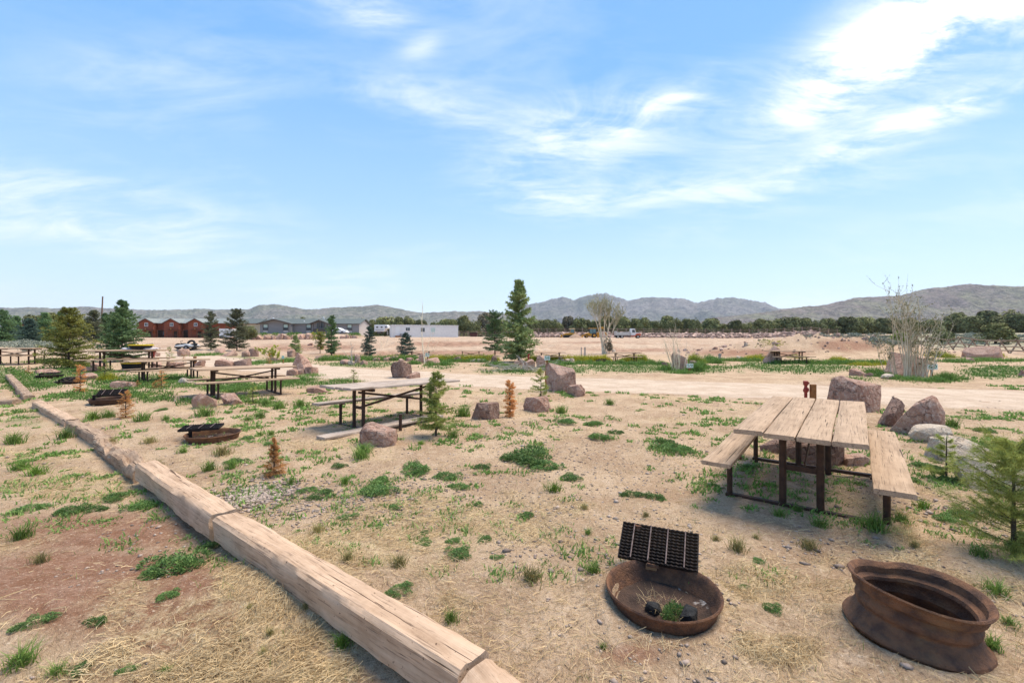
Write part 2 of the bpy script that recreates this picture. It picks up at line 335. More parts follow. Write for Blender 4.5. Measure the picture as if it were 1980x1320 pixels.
def rock_mat(name, a, b, c):
    m = bpy.data.materials.new(name); m.use_nodes = True; nt = m.node_tree; bs = nt.nodes['Principled BSDF']; bs.inputs['Roughness'].default_value = .92; bs.inputs['Specular IOR Level'].default_value = .15
    tc = nd(nt, 'ShaderNodeTexCoord'); oi = nd(nt, 'ShaderNodeObjectInfo'); va = nd(nt, 'ShaderNodeVectorMath', operation='ADD'); nt.links.new(tc.outputs['Object'], va.inputs[0])
    vm = nd(nt, 'ShaderNodeVectorMath', operation='SCALE'); vm.inputs[0].default_value = (17.3, 13.1, 9.7); nt.links.new(oi.outputs['Random'], vm.inputs['Scale']); nt.links.new(vm.outputs[0], va.inputs[1]); v = va.outputs[0]
    n1 = noise_(nt, v, 2.2, 6, .65, .4); n2 = noise_(nt, v, 14, 5, .7); n3 = noise_(nt, v, 60, 4, .7); n4 = noise_(nt, v, 5, 4, .6, 1.2)
    col = mix(nt, ramp(nt, n1, .36, .64), a, b); col = mix(nt, math_(nt, 'MULTIPLY', ramp(nt, n2, .44, .68), .7), col, c)
    col = mix(nt, math_(nt, 'MULTIPLY', ramp(nt, n3, .35, .55, (1, 1, 1, 1), (0, 0, 0, 1)), .35), col, tuple(x * .45 for x in a))
    col = mix(nt, math_(nt, 'MULTIPLY', ramp(nt, n4, .30, .36, (1, 1, 1, 1), (0, 0, 0, 1)), .3), col, tuple(x * .5 for x in b))
    vo = nd(nt, 'ShaderNodeTexVoronoi', feature='DISTANCE_TO_EDGE', i_Scale=1.5); dv = nd(nt, 'ShaderNodeVectorMath', operation='ADD'); nz = nd(nt, 'ShaderNodeTexNoise', i_Scale=4.0, i_Detail=4.0); nt.links.new(v, nz.inputs['Vector']); nt.links.new(v, dv.inputs[0]); nt.links.new(nz.outputs['Color'], dv.inputs[1]); nt.links.new(dv.outputs[0], vo.inputs['Vector'])
    ce = ramp(nt, vo.outputs['Distance'], .0, .022, (1, 1, 1, 1), (0, 0, 0, 1)); col = mix(nt, math_(nt, 'MULTIPLY', ce, .4), col, tuple(x * .3 for x in a))
    nt.links.new(col, bs.inputs['Base Color'])
    bp = nd(nt, 'ShaderNodeBump', i_Strength=1.0, i_Distance=.06); nt.links.new(math_(nt, 'ADD', math_(nt, 'ADD', n2, math_(nt, 'MULTIPLY', n3, .35)), math_(nt, 'SUBTRACT', n4, math_(nt, 'MULTIPLY', ce, .7))), bp.inputs['Height']); nt.links.new(bp.outputs[0], bs.inputs['Normal'])
    return m
M['rock'] = rock_mat('mauve_rock', (.40, .225, .165), (.55, .345, .26), (.70, .54, .44))
M['rock_p'] = rock_mat('pink_rock', (.45, .265, .195), (.58, .38, .29), (.68, .52, .42))
M['rock_d'] = rock_mat('dark_rock', (.23, .14, .105), (.35, .225, .175), (.50, .37, .30))
M['rock_w'] = rock_mat('pale_rock', (.58, .45, .33), (.70, .57, .44), (.78, .68, .56))
M['pebble'] = mat('pebble', (.36, .265, .215), (.47, .375, .31), .8, .9, island=.45)
M['white_plate'] = mat('sign_plate', (.82, .86, .82), (.74, .80, .76), 30, .5)
M['green_ink'] = mat('sign_green', (.01, .22, .11), rough=.5)
M['stake'] = mat('stained_stake', (.30, .125, .04), (.22, .09, .03), 20, .8, .2)
M['red'] = mat('red_paint', (.32, .045, .03), (.22, .03, .02), 30, .5)
M['glass'] = mat('window_glass', (.05, .06, .07), rough=.08, spec=.6)
M['blind'] = mat('window_blind', (.45, .58, .53), rough=.4)
M['white'] = mat('white_siding', (.74, .72, .69), (.68, .66, .64), 2, .6)
M['trim'] = mat('white_trim', (.74, .74, .73), rough=.6)
M['black'] = mat('black_rubber', (.018, .018, .02), rough=.7)
M['metal'] = mat('grey_metal', (.25, .25, .26), rough=.45, metal=.5)
# ================================================================== the setting: ground, road, hills
def blobs(px, py, L):
    t = np.zeros_like(px)
    for bx, by, wx, wy, a in L: t = np.maximum(t, a * np.exp(-((px - bx) / wx) ** 2 - ((py - by) / wy) ** 2))
    return t
GREEN = [(1250, 711, 240, 9, 1), (1090, 716, 60, 9, .8), (1560, 711, 110, 9, 1), (1470, 705, 60, 9, .9), (1930, 716, 90, 12, 1), (1840, 730, 60, 10, .7), (700, 704, 80, 6, 1), (1000, 716, 90, 7, .7), (860, 708, 90, 6, .5),
         (560, 739, 60, 9, .8), (640, 742, 60, 7, .7), (450, 744, 70, 14, .95), (250, 738, 100, 16, .85), (140, 722, 100, 16, .95), (60, 738, 70, 16, .95), (20, 725, 50, 16, 1), (330, 732, 70, 12, .95), (210, 765, 130, 14, .7), (320, 772, 110, 12, .6), (500, 775, 90, 10, .5), (620, 790, 60, 12, .4), (690, 830, 60, 14, .35),
         (1870, 860, 80, 26, .55), (1780, 850, 40, 16, .4), (1830, 925, 60, 22, .6), (1010, 880, 80, 24, .35), (860, 840, 90, 24, .3), (60, 800, 80, 18, .45), (120, 812, 60, 14, .3), (420, 895, 60, 20, .3), (800, 900, 120, 40, .25), (1190, 830, 60, 20, .3), (1740, 1020, 60, 30, .35), (1940, 1000, 60, 60, .35), (470, 690, 80, 7, .6), (560, 695, 70, 6, .7)]
STRAW = [(430, 1275, 190, 60, .8), (560, 1240, 200, 110, 1), (160, 920, 200, 50, .95), (330, 870, 140, 40, .6), (700, 1060, 200, 70, .7), (900, 1180, 160, 80, .8), (1100, 1220, 120, 70, .8), (1450, 1120, 110, 50, .9), (1500, 1250, 140, 60, .85), (1600, 1080, 90, 40, .7), (1780, 1080, 120, 40, .6),
         (1640, 960, 150, 50, .6), (820, 970, 200, 60, .6), (1000, 800, 200, 30, .5), (760, 880, 150, 40, .55), (560, 860, 160, 40, .35), (500, 760, 250, 30, .3), (1250, 1020, 120, 30, .4), (1180, 1010, 60, 30, .5), (1800, 1270, 120, 40, .7), (450, 1130, 60, 60, .8), (60, 830, 120, 30, .6), (220, 770, 200, 30, .5), (350, 1040, 120, 25, .5), (150, 1060, 140, 30, .35), (60, 1290, 120, 40, .5)]
RED = [(180, 1010, 230, 42, 1.1), (170, 1120, 280, 95, 1.25), (330, 1190, 130, 55, 1.1), (480, 1060, 60, 30, .6), (1220, 1255, 90, 25, .7), (1300, 1215, 120, 30, .5), (1500, 970, 100, 40, .45), (600, 870, 50, 20, .5), (60, 880, 80, 14, .5), (230, 895, 60, 12, .5), (600, 672, 120, 9, 1.0), (860, 665, 100, 5, 1.1), (900, 682, 200, 5, 1.0), (700, 685, 120, 5, .8), (1230, 677, 110, 5, .8), (1640, 668, 80, 14, 1.1), (1460, 682, 130, 8, 1.2), (1150, 662, 120, 4, .6), (200, 1300, 120, 50, .6)]
def masks(x, y):
    yy = np.maximum(y, .6); px, py = to_px(x, yy, np.where(y > 30, H(x, yy, False), -.05))
    front = sstep(.6, 1.0, y)
    n1 = fbm(x * .8, y * .8, 41); n2 = fbm(x * 2.6, y * 2.6, 43); n3 = fbm(x * .25, y * .25, 47)
    st = np.maximum(blobs(px, py, STRAW) * front, np.where(y < 13, .42, .25)); st = sstep(.34, .62, st * .75 + (n1 - .5) * .9 + (n2 - .5) * .5)
    gr = blobs(px, py, GREEN) * front; gr = sstep(.30, .68, gr + (n1 - .5) * .45 + (n2 - .5) * .8)
    rd = blobs(px, py, RED) * front; rd = sstep(.2, .8, rd + (n3 - .5) * .5 + (n1 - .5) * .3)
    dr, _ = dist_poly(x, y, ROADC); w = 2.25 + 1.2 * (fbm(x * .5, y * .5, 51) - .5) + 1.0 * (n2 - .5); road = 1 - sstep(w - .5, w + .6, dr)
    dirt = sstep(34, 40, y) * (1 - sstep(138, 150, y)); farsage = sstep(138, 155, y)
    farsage = np.maximum(farsage, sstep(1700, 1760, px) * sstep(44, 52, y)); farsage = np.maximum(farsage, (1 - sstep(120, 190, px)) * sstep(42, 50, y) * (y < 400) * .8)
    return st, gr, rd, np.maximum(road, dirt * (1 - farsage)), farsage, road
def ground_material():
    m = bpy.data.materials.new('ground_soil'); m.use_nodes = True; nt = m.node_tree; bs = nt.nodes['Principled BSDF']; bs.inputs['Roughness'].default_value = .97; bs.inputs['Specular IOR Level'].default_value = .08
    a = nd(nt, 'ShaderNodeAttribute', attribute_name='mask'); b = nd(nt, 'ShaderNodeAttribute', attribute_name='mask_far')
    s1 = nd(nt, 'ShaderNodeSeparateColor'); nt.links.new(a.outputs['Color'], s1.inputs[0]); s2 = nd(nt, 'ShaderNodeSeparateColor'); nt.links.new(b.outputs['Color'], s2.inputs[0])
    tc = nd(nt, 'ShaderNodeTexCoord'); v = tc.outputs['Object']
    n1 = noise_(nt, v, 1.1, 4, .6); n2 = noise_(nt, v, 9, 5, .7, .3); n3 = noise_(nt, v, 42, 5, .8); n4 = noise_(nt, v, 210, 2, .7); nf = noise_(nt, v, .12, 6, .75, .4)
    soil = mix(nt, ramp(nt, n1, .34, .66), (.40, .27, .17), (.56, .405, .265)); soil = mix(nt, math_(nt, 'MULTIPLY', ramp(nt, n2, .45, .72), .55), soil, (.66, .505, .37))
    soil = mix(nt, s1.outputs[2], soil, mix(nt, ramp(nt, n2, .35, .65), (.27, .135, .08), (.37, .215, .145)))
    strawc = mix(nt, ramp(nt, n3, .38, .62), (.42, .295, .155), (.68, .53, .31))
    soil = mix(nt, math_(nt, 'MULTIPLY', math_(nt, 'MULTIPLY', s1.outputs[0], ramp(nt, n2, .30, .62)), .85), soil, strawc)
    pale = mix(nt, ramp(nt, n2, .35, .65), (.50, .365, .26), (.60, .465, .345)); pale = mix(nt, math_(nt, 'MULTIPLY', ramp(nt, nf, .42, .60), .55), pale, (.36, .225, .15)); pale = mix(nt, math_(nt, 'MULTIPLY', ramp(nt, noise_(nt, v, .55, 5, .7, .5, ((.22, 1, 1), (0, 0, R(8)))), .50, .66), .6), pale, (.34, .21, .14))
    soil = mix(nt, s2.outputs[0], soil, mix(nt, math_(nt, 'MULTIPLY', s1.outputs[2], .9), pale, mix(nt, ramp(nt, n1, .38, .62), (.25, .135, .085), (.40, .24, .165))))
    soil = mix(nt, s2.outputs[1], soil, mix(nt, ramp(nt, noise_(nt, v, .6, 6, .7), .40, .62), (.42, .36, .25), (.21, .22, .15)))
    green = mix(nt, ramp(nt, n3, .35, .65), (.10, .155, .05), (.20, .245, .095))
    soil = mix(nt, math_(nt, 'MULTIPLY', math_(nt, 'MULTIPLY', s1.outputs[1], ramp(nt, n2, .30, .52)), .85), soil, green)
    soil = mix(nt, math_(nt, 'MULTIPLY', ramp(nt, n4, .34, .47, (1, 1, 1, 1), (0, 0, 0, 1)), .60), soil, (.13, .08, .055))
    soil = mix(nt, math_(nt, 'MULTIPLY', ramp(nt, n3, .36, .47, (1, 1, 1, 1), (0, 0, 0, 1)), .65), soil, (.16, .095, .06)); soil = mix(nt, math_(nt, 'MULTIPLY', ramp(nt, n3, .57, .65), .65), soil, (.78, .62, .46))  # dark flecks are small shadows painted into the soil, light ones are pebbles
    nt.links.new(soil, bs.inputs['Base Color'])
    bp = nd(nt, 'ShaderNodeBump', i_Strength=.9, i_Distance=.02); hsum = math_(nt, 'ADD', math_(nt, 'ADD', n3, math_(nt, 'MULTIPLY', n2, 1.6)), math_(nt, 'MULTIPLY', n4, .45)); nt.links.new(hsum, bp.inputs['Height']); nt.links.new(bp.outputs[0], bs.inputs['Normal'])
    return m
M['ground'] = ground_material()
def build_ground():
    r = np.concatenate([np.linspace(.05, 1.15, 9), 1 / np.linspace(1 / 1.25, 1 / 24, 320), np.arange(25, 62, .85), np.arange(62, 160, 2.2), np.geomspace(163, 6800, 60)])
    th = np.concatenate([np.linspace(-180, -62, 40, endpoint=False), np.linspace(-62, 62, 660), np.linspace(62, 180, 40)[1:]]) * math.pi / 180
    RR, TH = np.meshgrid(r, th, indexing='ij'); x, y = (RR * np.sin(TH)).ravel(), (RR * np.cos(TH)).ravel()
    V = np.stack([x, y, H(x, y)], 1); nr, nt_ = len(r), len(th)
    i, j = np.meshgrid(np.arange(nr - 1), np.arange(nt_ - 1), indexing='ij'); i, j = i.ravel(), j.ravel()
    Q = np.stack([i * nt_ + j, i * nt_ + j + 1, (i + 1) * nt_ + j + 1, (i + 1) * nt_ + j], 1)[:, ::-1]
    me = np_mesh('ground', V, Q, True); st, gr, rd, pale, sage, _ = masks(x, y)
    for nm, ch in (('mask', (st, gr, rd)), ('mask_far', (pale, sage, sage * 0))):
        at_ = me.attributes.new(nm, 'FLOAT_COLOR', 'POINT'); at_.data.foreach_set('color', np.stack([*ch, np.ones_like(x)], 1).astype(np.float32).ravel())
    struct(link('ground', me, M['ground']))
build_ground()
def build_road():
    P = ROADC; d = np.concatenate([[0], np.cumsum(np.hypot(*np.diff(P, axis=0).T))]); s = np.linspace(0, d[-1], 420)
    cx, cy = np.interp(s, d, P[:, 0]), np.interp(s, d, P[:, 1])
    k = np.ones(25) / 25; pad = lambda a: np.convolve(np.pad(a, 12, mode='edge'), k, 'valid'); cx, cy = pad(cx), pad(cy)
    tx, ty = np.gradient(cx), np.gradient(cy); L = np.hypot(tx, ty); nx, ny = -ty / L, tx / L
    u = np.linspace(-1, 1, 41); S, U = np.meshgrid(s, u, indexing='ij'); hw = 2.55 + .5 * (fbm(S * .5, U * 0 + np.sign(U) * 9 + 20, 61) - .5)
    x = cx[:, None] + nx[:, None] * U * hw; y = cy[:, None] + ny[:, None] * U * hw
    e = sstep(.72, 1.0, np.abs(U) + .35 * (fbm(x * 1.7, y * 1.7, 63) - .5)); z = H(x.ravel(), y.ravel(), False).reshape(x.shape) + .02 - .075 * e - .018 * np.exp(-((np.abs(U) - .38) / .12) ** 2) * (1 - e)
    n = len(u); i, j = np.meshgrid(np.arange(len(s) - 1), np.arange(n - 1), indexing='ij'); i, j = i.ravel(), j.ravel()
    Q = np.stack([i * n + j, i * n + j + 1, (i + 1) * n + j + 1, (i + 1) * n + j], 1)
    me = np_mesh('gravel_road', np.stack([x.ravel(), y.ravel(), z.ravel()], 1), Q, True)
    m = mat('gravel', (.48, .365, .27), (.59, .465, .355), 1.4, .97, .9, 40, spots=((.30, .215, .155), 30, .56, .70), spec=.08)
    struct(link('gravel_road', me, m))
build_road()
def hill_mat(name, a, b, dark, sc):
    m = bpy.data.materials.new(name); m.use_nodes = True; nt = m.node_tree; bs = nt.nodes['Principled BSDF']; bs.inputs['Roughness'].default_value = 1; bs.inputs['Specular IOR Level'].default_value = 0
    v = nd(nt, 'ShaderNodeTexCoord').outputs['Object']; n1 = noise_(nt, v, .0035 * sc, 6, .65, .5); n2 = noise_(nt, v, .03 * sc, 5, .75); n3 = noise_(nt, v, .09 * sc, 2, .6); n4 = noise_(nt, v, .011 * sc, 6, .7, 1.0, ((1, 1, 2.6),))
    c = mix(nt, ramp(nt, n1, .38, .62), a, b); c = mix(nt, math_(nt, 'MULTIPLY', ramp(nt, n2, .44, .58), .55), c, dark)
    c = mix(nt, math_(nt, 'MULTIPLY', ramp(nt, n3, .52, .62), .6), c, tuple(x * .6 for x in dark)); c = mix(nt, math_(nt, 'MULTIPLY', ramp(nt, n4, .56, .68), .55), c, tuple(min(1, x * 1.35) for x in a))
    nt.links.new(c, bs.inputs['Base Color'])
    bp = nd(nt, 'ShaderNodeBump', i_Strength=.8, i_Distance=14.0); nt.links.new(math_(nt, 'ADD', n4, math_(nt, 'MULTIPLY', n2, .5)), bp.inputs['Height']); nt.links.new(bp.outputs[0], bs.inputs['Normal'])
    return m
def hill(name, label, prof, D, m, seed, rough=1.0, foot=.62):
    """a ridge with front and back slopes; its skyline follows prof (photo pixels) at distance D"""
    p = np.array(prof, float); px = np.arange(p[0, 0], p[-1, 0] + .1, 3.0); ri = CH + (HZ - np.interp(px, p[:, 0], p[:, 1])) / F * D
    ri = ri + (fbm(px * .05, px * 0 + 3, seed) - .5) * .010 * D * .25 * rough + (vnoise(px * .33, px * 0 + 8, seed) - .5) * .0016 * D * rough
    s = np.concatenate([np.linspace(0, 1, 46), 1 + np.linspace(.03, .6, 14)]); PX, S = np.meshgrid(px, s, indexing='ij')
    f = np.minimum(S, 1.0); dd = D * (foot + (1 - foot) * S); x = (PX - CX) / F * dd; y = dd
    g = f ** 1.35; back = np.maximum(S - 1, 0); g = np.where(S > 1, 1 - (back / .6) ** 1.4, g)
    gul = np.abs(fbm(x * .0035 * 2000 / D, y * .0022 * 2000 / D, seed + 5, 5) - .5) * 2; amp = 4 * f * (1 - f) + .0
    z = (ri[:, None]) * g + ri[:, None] * amp * (gul - .45) * .42 * rough + ri[:, None] * amp * (fbm(x * .012 * 2000 / D, y * .012 * 2000 / D, seed + 9, 4) - .5) * .22 * rough
    z = np.where(S >= .999, ri[:, None] * g, np.minimum(z, ri[:, None] * (.02 + .985 * f ** .8))) - 3 * (1 - f)
    n = len(s); i, j = np.meshgrid(np.arange(len(px) - 1), np.arange(n - 1), indexing='ij'); i, j = i.ravel(), j.ravel()
    Q = np.stack([i * n + j, (i + 1) * n + j, (i + 1) * n + j + 1, i * n + j + 1], 1)
    o = struct(link(name, np_mesh(name, np.stack([x.ravel(), y.ravel(), z.ravel()], 1), Q, True), m)); o['label'] = label; return o
hill('hills', 'low juniper covered hills behind the cabins on the left', [(-900, 600), (-400, 592), (-100, 596), (0, 595), (60, 594), (110, 596), (150, 593), (172, 592), (200, 596), (260, 598), (300, 599), (350, 598), (380, 597), (420, 598), (480, 598), (500, 590), (530, 588), (560, 592), (590, 598), (620, 597), (650, 594), (690, 593), (728, 589), (760, 594), (790, 601), (820, 605), (870, 602), (930, 602), (975, 607), (1060, 620), (1120, 640)], 2400, hill_mat('left_hills', (.25, .225, .205), (.215, .215, .17), (.05, .065, .065), 1.0), 71, 1.0)
hill('mountains', 'rugged grey mountain range beyond the tree line', [(860, 640), (930, 612), (975, 605), (1000, 598), (1020, 590), (1045, 585), (1070, 578), (1095, 574), (1110, 580), (1130, 572), (1155, 567), (1175, 567), (1200, 578), (1215, 581), (1240, 577), (1260, 575), (1280, 575), (1300, 578), (1320, 576), (1345, 586), (1370, 580), (1390, 577), (1420, 575), (1450, 581), (1480, 585), (1500, 594), (1520, 600), (1600, 622), (1660, 640)], 4300, hill_mat('grey_mountain', (.24, .22, .215), (.175, .18, .155), (.06, .065, .075), .6), 75, 2.0)
hill('hills', 'long brown hillside rising to the right', [(1290, 640), (1380, 614), (1440, 608), (1500, 600), (1515, 597), (1545, 594), (1600, 589), (1650, 576), (1700, 573), (1740, 571), (1770, 563), (1800, 556), (1830, 554), (1875, 549), (1920, 552), (1980, 553), (2100, 545), (2400, 552), (2900, 590)], 1900, hill_mat('right_hill', (.235, .195, .18), (.245, .24, .165), (.06, .055, .06), 1.3), 79, 1.2)
# ================================================================== rocks
def rock_mesh(seed, w, d, h, n=9, cuts=2):
    g = random.Random(seed); bm = bmesh.new(); bmesh.ops.create_icosphere(bm, subdivisions=2 if cuts else 1, radius=1.0); e = g.uniform(2.2, 3.4)
    for v in bm.verts:
        c = v.co; q = (abs(c.x) ** e + abs(c.y) ** e + abs(c.z) ** e) ** (-1 / e); v.co = c * q
    spin = Euler((g.uniform(-.35, .35), g.uniform(-.35, .35), g.uniform(0, 6.3))).to_matrix()
    for v in bm.verts: v.co = spin @ v.co
    for k in range(n):                                # break flat faces off it
        a = g.uniform(0, 6.283); zz = g.uniform(-.3, .22) if k > 2 else (g.uniform(.86, 1.0) if k < 2 else g.uniform(.4, .7)); rr = math.sqrt(1 - zz * zz); no = Vector((math.cos(a) * rr, math.sin(a) * rr, zz))
        bmesh.ops.bisect_plane(bm, geom=bm.verts[:] + bm.edges[:] + bm.faces[:], plane_co=no * (g.uniform(.58, .95) if k > 1 else g.uniform(.55, .82)), plane_no=no, clear_outer=True)
    xs = [v.co.x for v in bm.verts]; ys = [v.co.y for v in bm.verts]; zs = [v.co.z for v in bm.verts]; sx_, sy_, sz_ = max(xs) - min(xs), max(ys) - min(ys), max(zs) - min(zs)
    for v in bm.verts: v.co = Vector(((v.co.x - (max(xs) + min(xs)) / 2) / sx_ * w, (v.co.y - (max(ys) + min(ys)) / 2) / sy_ * d, max(-.22, (v.co.z - min(zs)) / sz_ * 1.5 - .5) * h))
    r = bmesh.ops.convex_hull(bm, input=bm.verts); bmesh.ops.delete(bm, geom=list({q for q in r['geom_interior'] + r['geom_unused'] if isinstance(q, bmesh.types.BMVert)}), context='VERTS')
    if cuts:
        bmesh.ops.dissolve_limit(bm, angle_limit=R(9), verts=bm.verts, edges=bm.edges)
        bmesh.ops.bevel(bm, geom=list(bm.edges), offset=.014 * min(w, d, h), segments=1, affect='EDGES', profile=.6)
        bmesh.ops.triangulate(bm, faces=bm.faces); bmesh.ops.subdivide_edges(bm, edges=bm.edges, cuts=cuts, use_grid_fill=True); bmesh.ops.triangulate(bm, faces=bm.faces)
        bm.normal_update(); V = np.array([v.co[:] for v in bm.verts]); N = np.array([v.normal[:] for v in bm.verts]); q = 3.2 / max(w, d, h)
        dsp = (fbm(V[:, 0] * q + V[:, 2] * q * .7, V[:, 1] * q - V[:, 2] * q * .6, seed, 4) - .5) * .085 * min(w, d, h) + (fbm(V[:, 0] * q * 5 + V[:, 2] * q * 4, V[:, 1] * q * 5 - V[:, 2] * q * 3, seed + 3, 2) - .5) * .035 * min(w, d, h)
        for v, n_, dd in zip(bm.verts, N, dsp): v.co += Vector(n_) * float(dd)
    me = bpy.data.meshes.new('rock'); bm.to_mesh(me); bm.free(); me.polygons.foreach_set('use_smooth', [True] * len(me.polygons)); me.set_sharp_from_angle(angle=R(20)); return me
ROCKS = [  # centre px, base py, width px, height px, material, label
 (1655, 797, 98, 68, 'rock', 'large mauve boulder with a flat sloping top behind the near picnic table', 'big'), (1722, 824, 50, 54, 'rock_d', 'upright brown boulder wedged between two bigger ones right of the near table'), (1781, 842, 84, 76, 'rock', 'large reddish boulder with cracked faces, right of the near table'),
 (1797, 856, 68, 30, 'rock_w', 'low pale boulder in front of the reddish one, right of the near table'), (1848, 892, 96, 42, 'rock_w', 'pale flat topped boulder with a dark underside behind the small green sapling'), (1925, 956, 118, 58, 'rock_w', 'pale lumpy boulder behind the bushy pine at the right edge'),
 (1582, 903, 130, 58, 'rock_d', 'big dark brown rock seen beneath the near picnic table'), (1496, 876, 50, 28, 'rock_d', 'small brown rock left of the dark one beneath the near table'), (1650, 900, 48, 20, 'rock_p', 'small pale pink rock beneath the right side of the near table'),
 (1084, 757, 58, 54, 'rock_p', 'tall blocky boulder with tan front face beside the gravel road', 'big'), (1114, 766, 36, 22, 'rock', 'small mauve rock at the right foot of the tall blocky boulder'), (1039, 796, 56, 28, 'rock', 'flat slab of rock beside the orange dead sapling'), (938, 811, 56, 32, 'rock_d', 'brown rounded rock left of the orange dead sapling'),
 (776, 731, 40, 32, 'rock_d', 'brown boulder by the road behind the bleached picnic table', 'big'), (796, 732, 30, 12, 'rock', 'low rock leaning on the brown boulder behind the bleached table'), (732, 863, 72, 42, 'rock', 'pinkish rock lying against the fallen bench plank'),
 (396, 790, 44, 29, 'rock_p', 'angular pink rock below the left legs of the long picnic table'), (443, 783, 42, 21, 'rock', 'rounded pink rock right of the angular one below the long table'), (614, 760, 42, 13, 'rock', 'low flat rock behind the left end of the bleached table'),
 (588, 716, 42, 32, 'rock', 'large leaning boulder at the right end of the long picnic table', 'big'), (566, 726, 20, 14, 'rock_p', 'small rock left of a pair below the leaning boulder'), (581, 725, 18, 11, 'rock_p', 'smallest rock of the three below the leaning boulder'), (602, 725, 24, 16, 'rock_p', 'rightmost rock of the three below the leaning boulder'),
 (437, 709, 36, 15, 'rock', 'flat topped boulder seen above the long picnic table'), (471, 709, 30, 17, 'rock_d', 'dark faceted boulder seen above the right half of the long picnic table'), (384, 709, 22, 12, 'rock', 'small rock seen above the left end of the long picnic table'), (338, 713, 34, 14, 'rock', 'mauve boulder behind the legs of the table left of the tub'), (305, 712, 22, 13, 'rock_p', 'pink rock beneath the table with the tub, right side'),
 (237, 751, 42, 13, 'rock', 'smooth mauve rock on the grass left of the picnic tables'), (166, 735, 38, 13, 'rock_p', 'flat pink rock behind the dead sapling at the left'), (90, 723, 38, 9, 'rock', 'low flat rock in the grass at the far left'), (173, 718, 34, 10, 'rock', 'low rock beside the olive green spruce'), (190, 710, 26, 10, 'rock', 'brown rock right of the olive green spruce'),
 (360, 741, 34, 11, 'rock_w', 'pale wedge shaped rock between two picnic tables'), (355, 689, 22, 14, 'rock_p', 'pink rock below the pile of boating gear'), (300, 689, 18, 11, 'rock', 'mauve rock behind the yellow rimmed tub'), (441, 689, 30, 13, 'rock_p', 'rounded pink boulder between two slender spruces'), (476, 690, 16, 12, 'rock_p', 'pale pink rock right of the grey green spruce'), (491, 689, 20, 15, 'rock', 'mauve rock right of the pale pink one, beyond the picnic tables'),
 (533, 700, 22, 9, 'rock', 'small low rock left of the teal site sign'), (562, 690, 15, 15, 'rock_p', 'upright pink rock behind the leaning boulder'), (618, 697, 18, 8, 'rock_p', 'low pink rock in the green weeds right of the leaning boulder'), (656, 697, 12, 6, 'rock_w', 'small pale rock in the weeds behind the bare white shrub'), (667, 705, 20, 10, 'rock', 'brown rock at the left foot of the bare white shrub'), (691, 702, 11, 18, 'rock_p', 'narrow upright pink rock beside the bare white shrub'), (702, 705, 18, 9, 'rock', 'low rock right of the narrow upright pink rock'), (680, 706, 12, 10, 'rock_w', 'pale rock in front of the bare white shrub'),
 (728, 698, 20, 7, 'rock_p', 'first low rock in the row left of the bluish spruce'), (748, 698, 20, 8, 'rock_p', 'second low rock in the row left of the bluish spruce'), (763, 697, 14, 9, 'rock', 'rounded rock before the bluish spruce, in the low row'), (778, 699, 16, 6, 'rock_p', 'small flat rock below the bluish spruce'), (793, 698, 18, 7, 'rock', 'low rock right of the bluish spruce'), (806, 699, 14, 6, 'rock_p', 'flat rock left of the birch with the small sign'),
 (816, 701, 14, 17, 'rock_p', 'upright pink rock behind the birch with the small sign'), (838, 702, 30, 11, 'rock_p', 'long low pink rock right of the birch'), (884, 699, 14, 10, 'rock', 'rock below the small table behind the mustard weeds'), (914, 700, 16, 6, 'rock_w', 'pale flat rock left of the tall spruce'), (930, 700, 16, 6, 'rock_w', 'second pale flat rock left of the tall spruce'), (953, 707, 17, 21, 'rock_d', 'dark upright rock left of the tall spruce'),
 (1003, 706, 18, 10, 'rock', 'flat reddish rock at the foot of the tall spruce'), (1023, 713, 24, 19, 'rock_p', 'rounded red pink boulder right of the tall spruce'), (1047, 710, 22, 23, 'rock_p', 'upright pink boulder left of the sign with 58'), (1315, 715, 32, 34, 'rock', 'tall grey boulder behind the bare stems beside the sign with 59', 'big'), (1286, 709, 14, 9, 'rock_d', 'small dark stump of rock left of the tall grey boulder'), (1340, 706, 14, 9, 'rock', 'small rock right of the tall grey boulder'),
 (1494, 702, 28, 35, 'rock_p', 'tall pink boulder behind the table at the far right site', 'big'), (1432, 696, 14, 8, 'rock_w', 'grey rock in the weeds between the white stakes and the tall pink boulder'), (1585, 703, 10, 7, 'rock_p', 'small pink rock right of the far right table'), (1750, 727, 72, 46, 'rock_p', 'big triangular pink boulder behind the bare willow', 'big'), (1662, 726, 32, 13, 'rock', 'low brown rock at the road edge left of the willow'), (1682, 728, 18, 8, 'rock', 'small low rock between the road edge rock and the willow'), (1718, 731, 26, 8, 'rock_w', 'flat pale rock at the left foot of the willow'),
 (1905, 693, 80, 24, 'rock_p', 'broad low boulder in front of the log fence', 'big'), (1876, 699, 20, 8, 'rock_p', 'small rock left of the broad low boulder'), (1790, 714, 16, 14, 'rock', 'brown rock right behind the willow stems'), (1380, 676, 14, 6, 'rock_p', 'small pink rock on the bare bank above the 59 sign'), (1443, 668, 8, 6, 'rock_w', 'pale rock on the edge of the dirt field'), (1187, 680, 8, 5, 'rock_w', 'pale rock beside the cottonwood trunk'), (1978, 727, 16, 12, 'rock', 'rock at the right edge of the lawn'),
 (425, 681, 18, 8, 'rock_p', 'small pink rock behind the slender spruce'), (600, 668, 10, 6, 'rock', 'small rock on the bare slope left of the dark spruce'), (655, 667, 12, 5, 'rock', 'small rock on the bare slope right of the dark spruce')]
ROCKS += [(1088 + 8 * k + (k % 3), 699 - k // 3, 8 + (k * 5) % 4, 5 + k % 3, 'rock_w', '%s from the left of the small white stones edging the far lawn' % w_) for k, w_ in enumerate(('first', 'second', 'third', 'fourth', 'fifth', 'sixth', 'seventh', 'eighth'))]
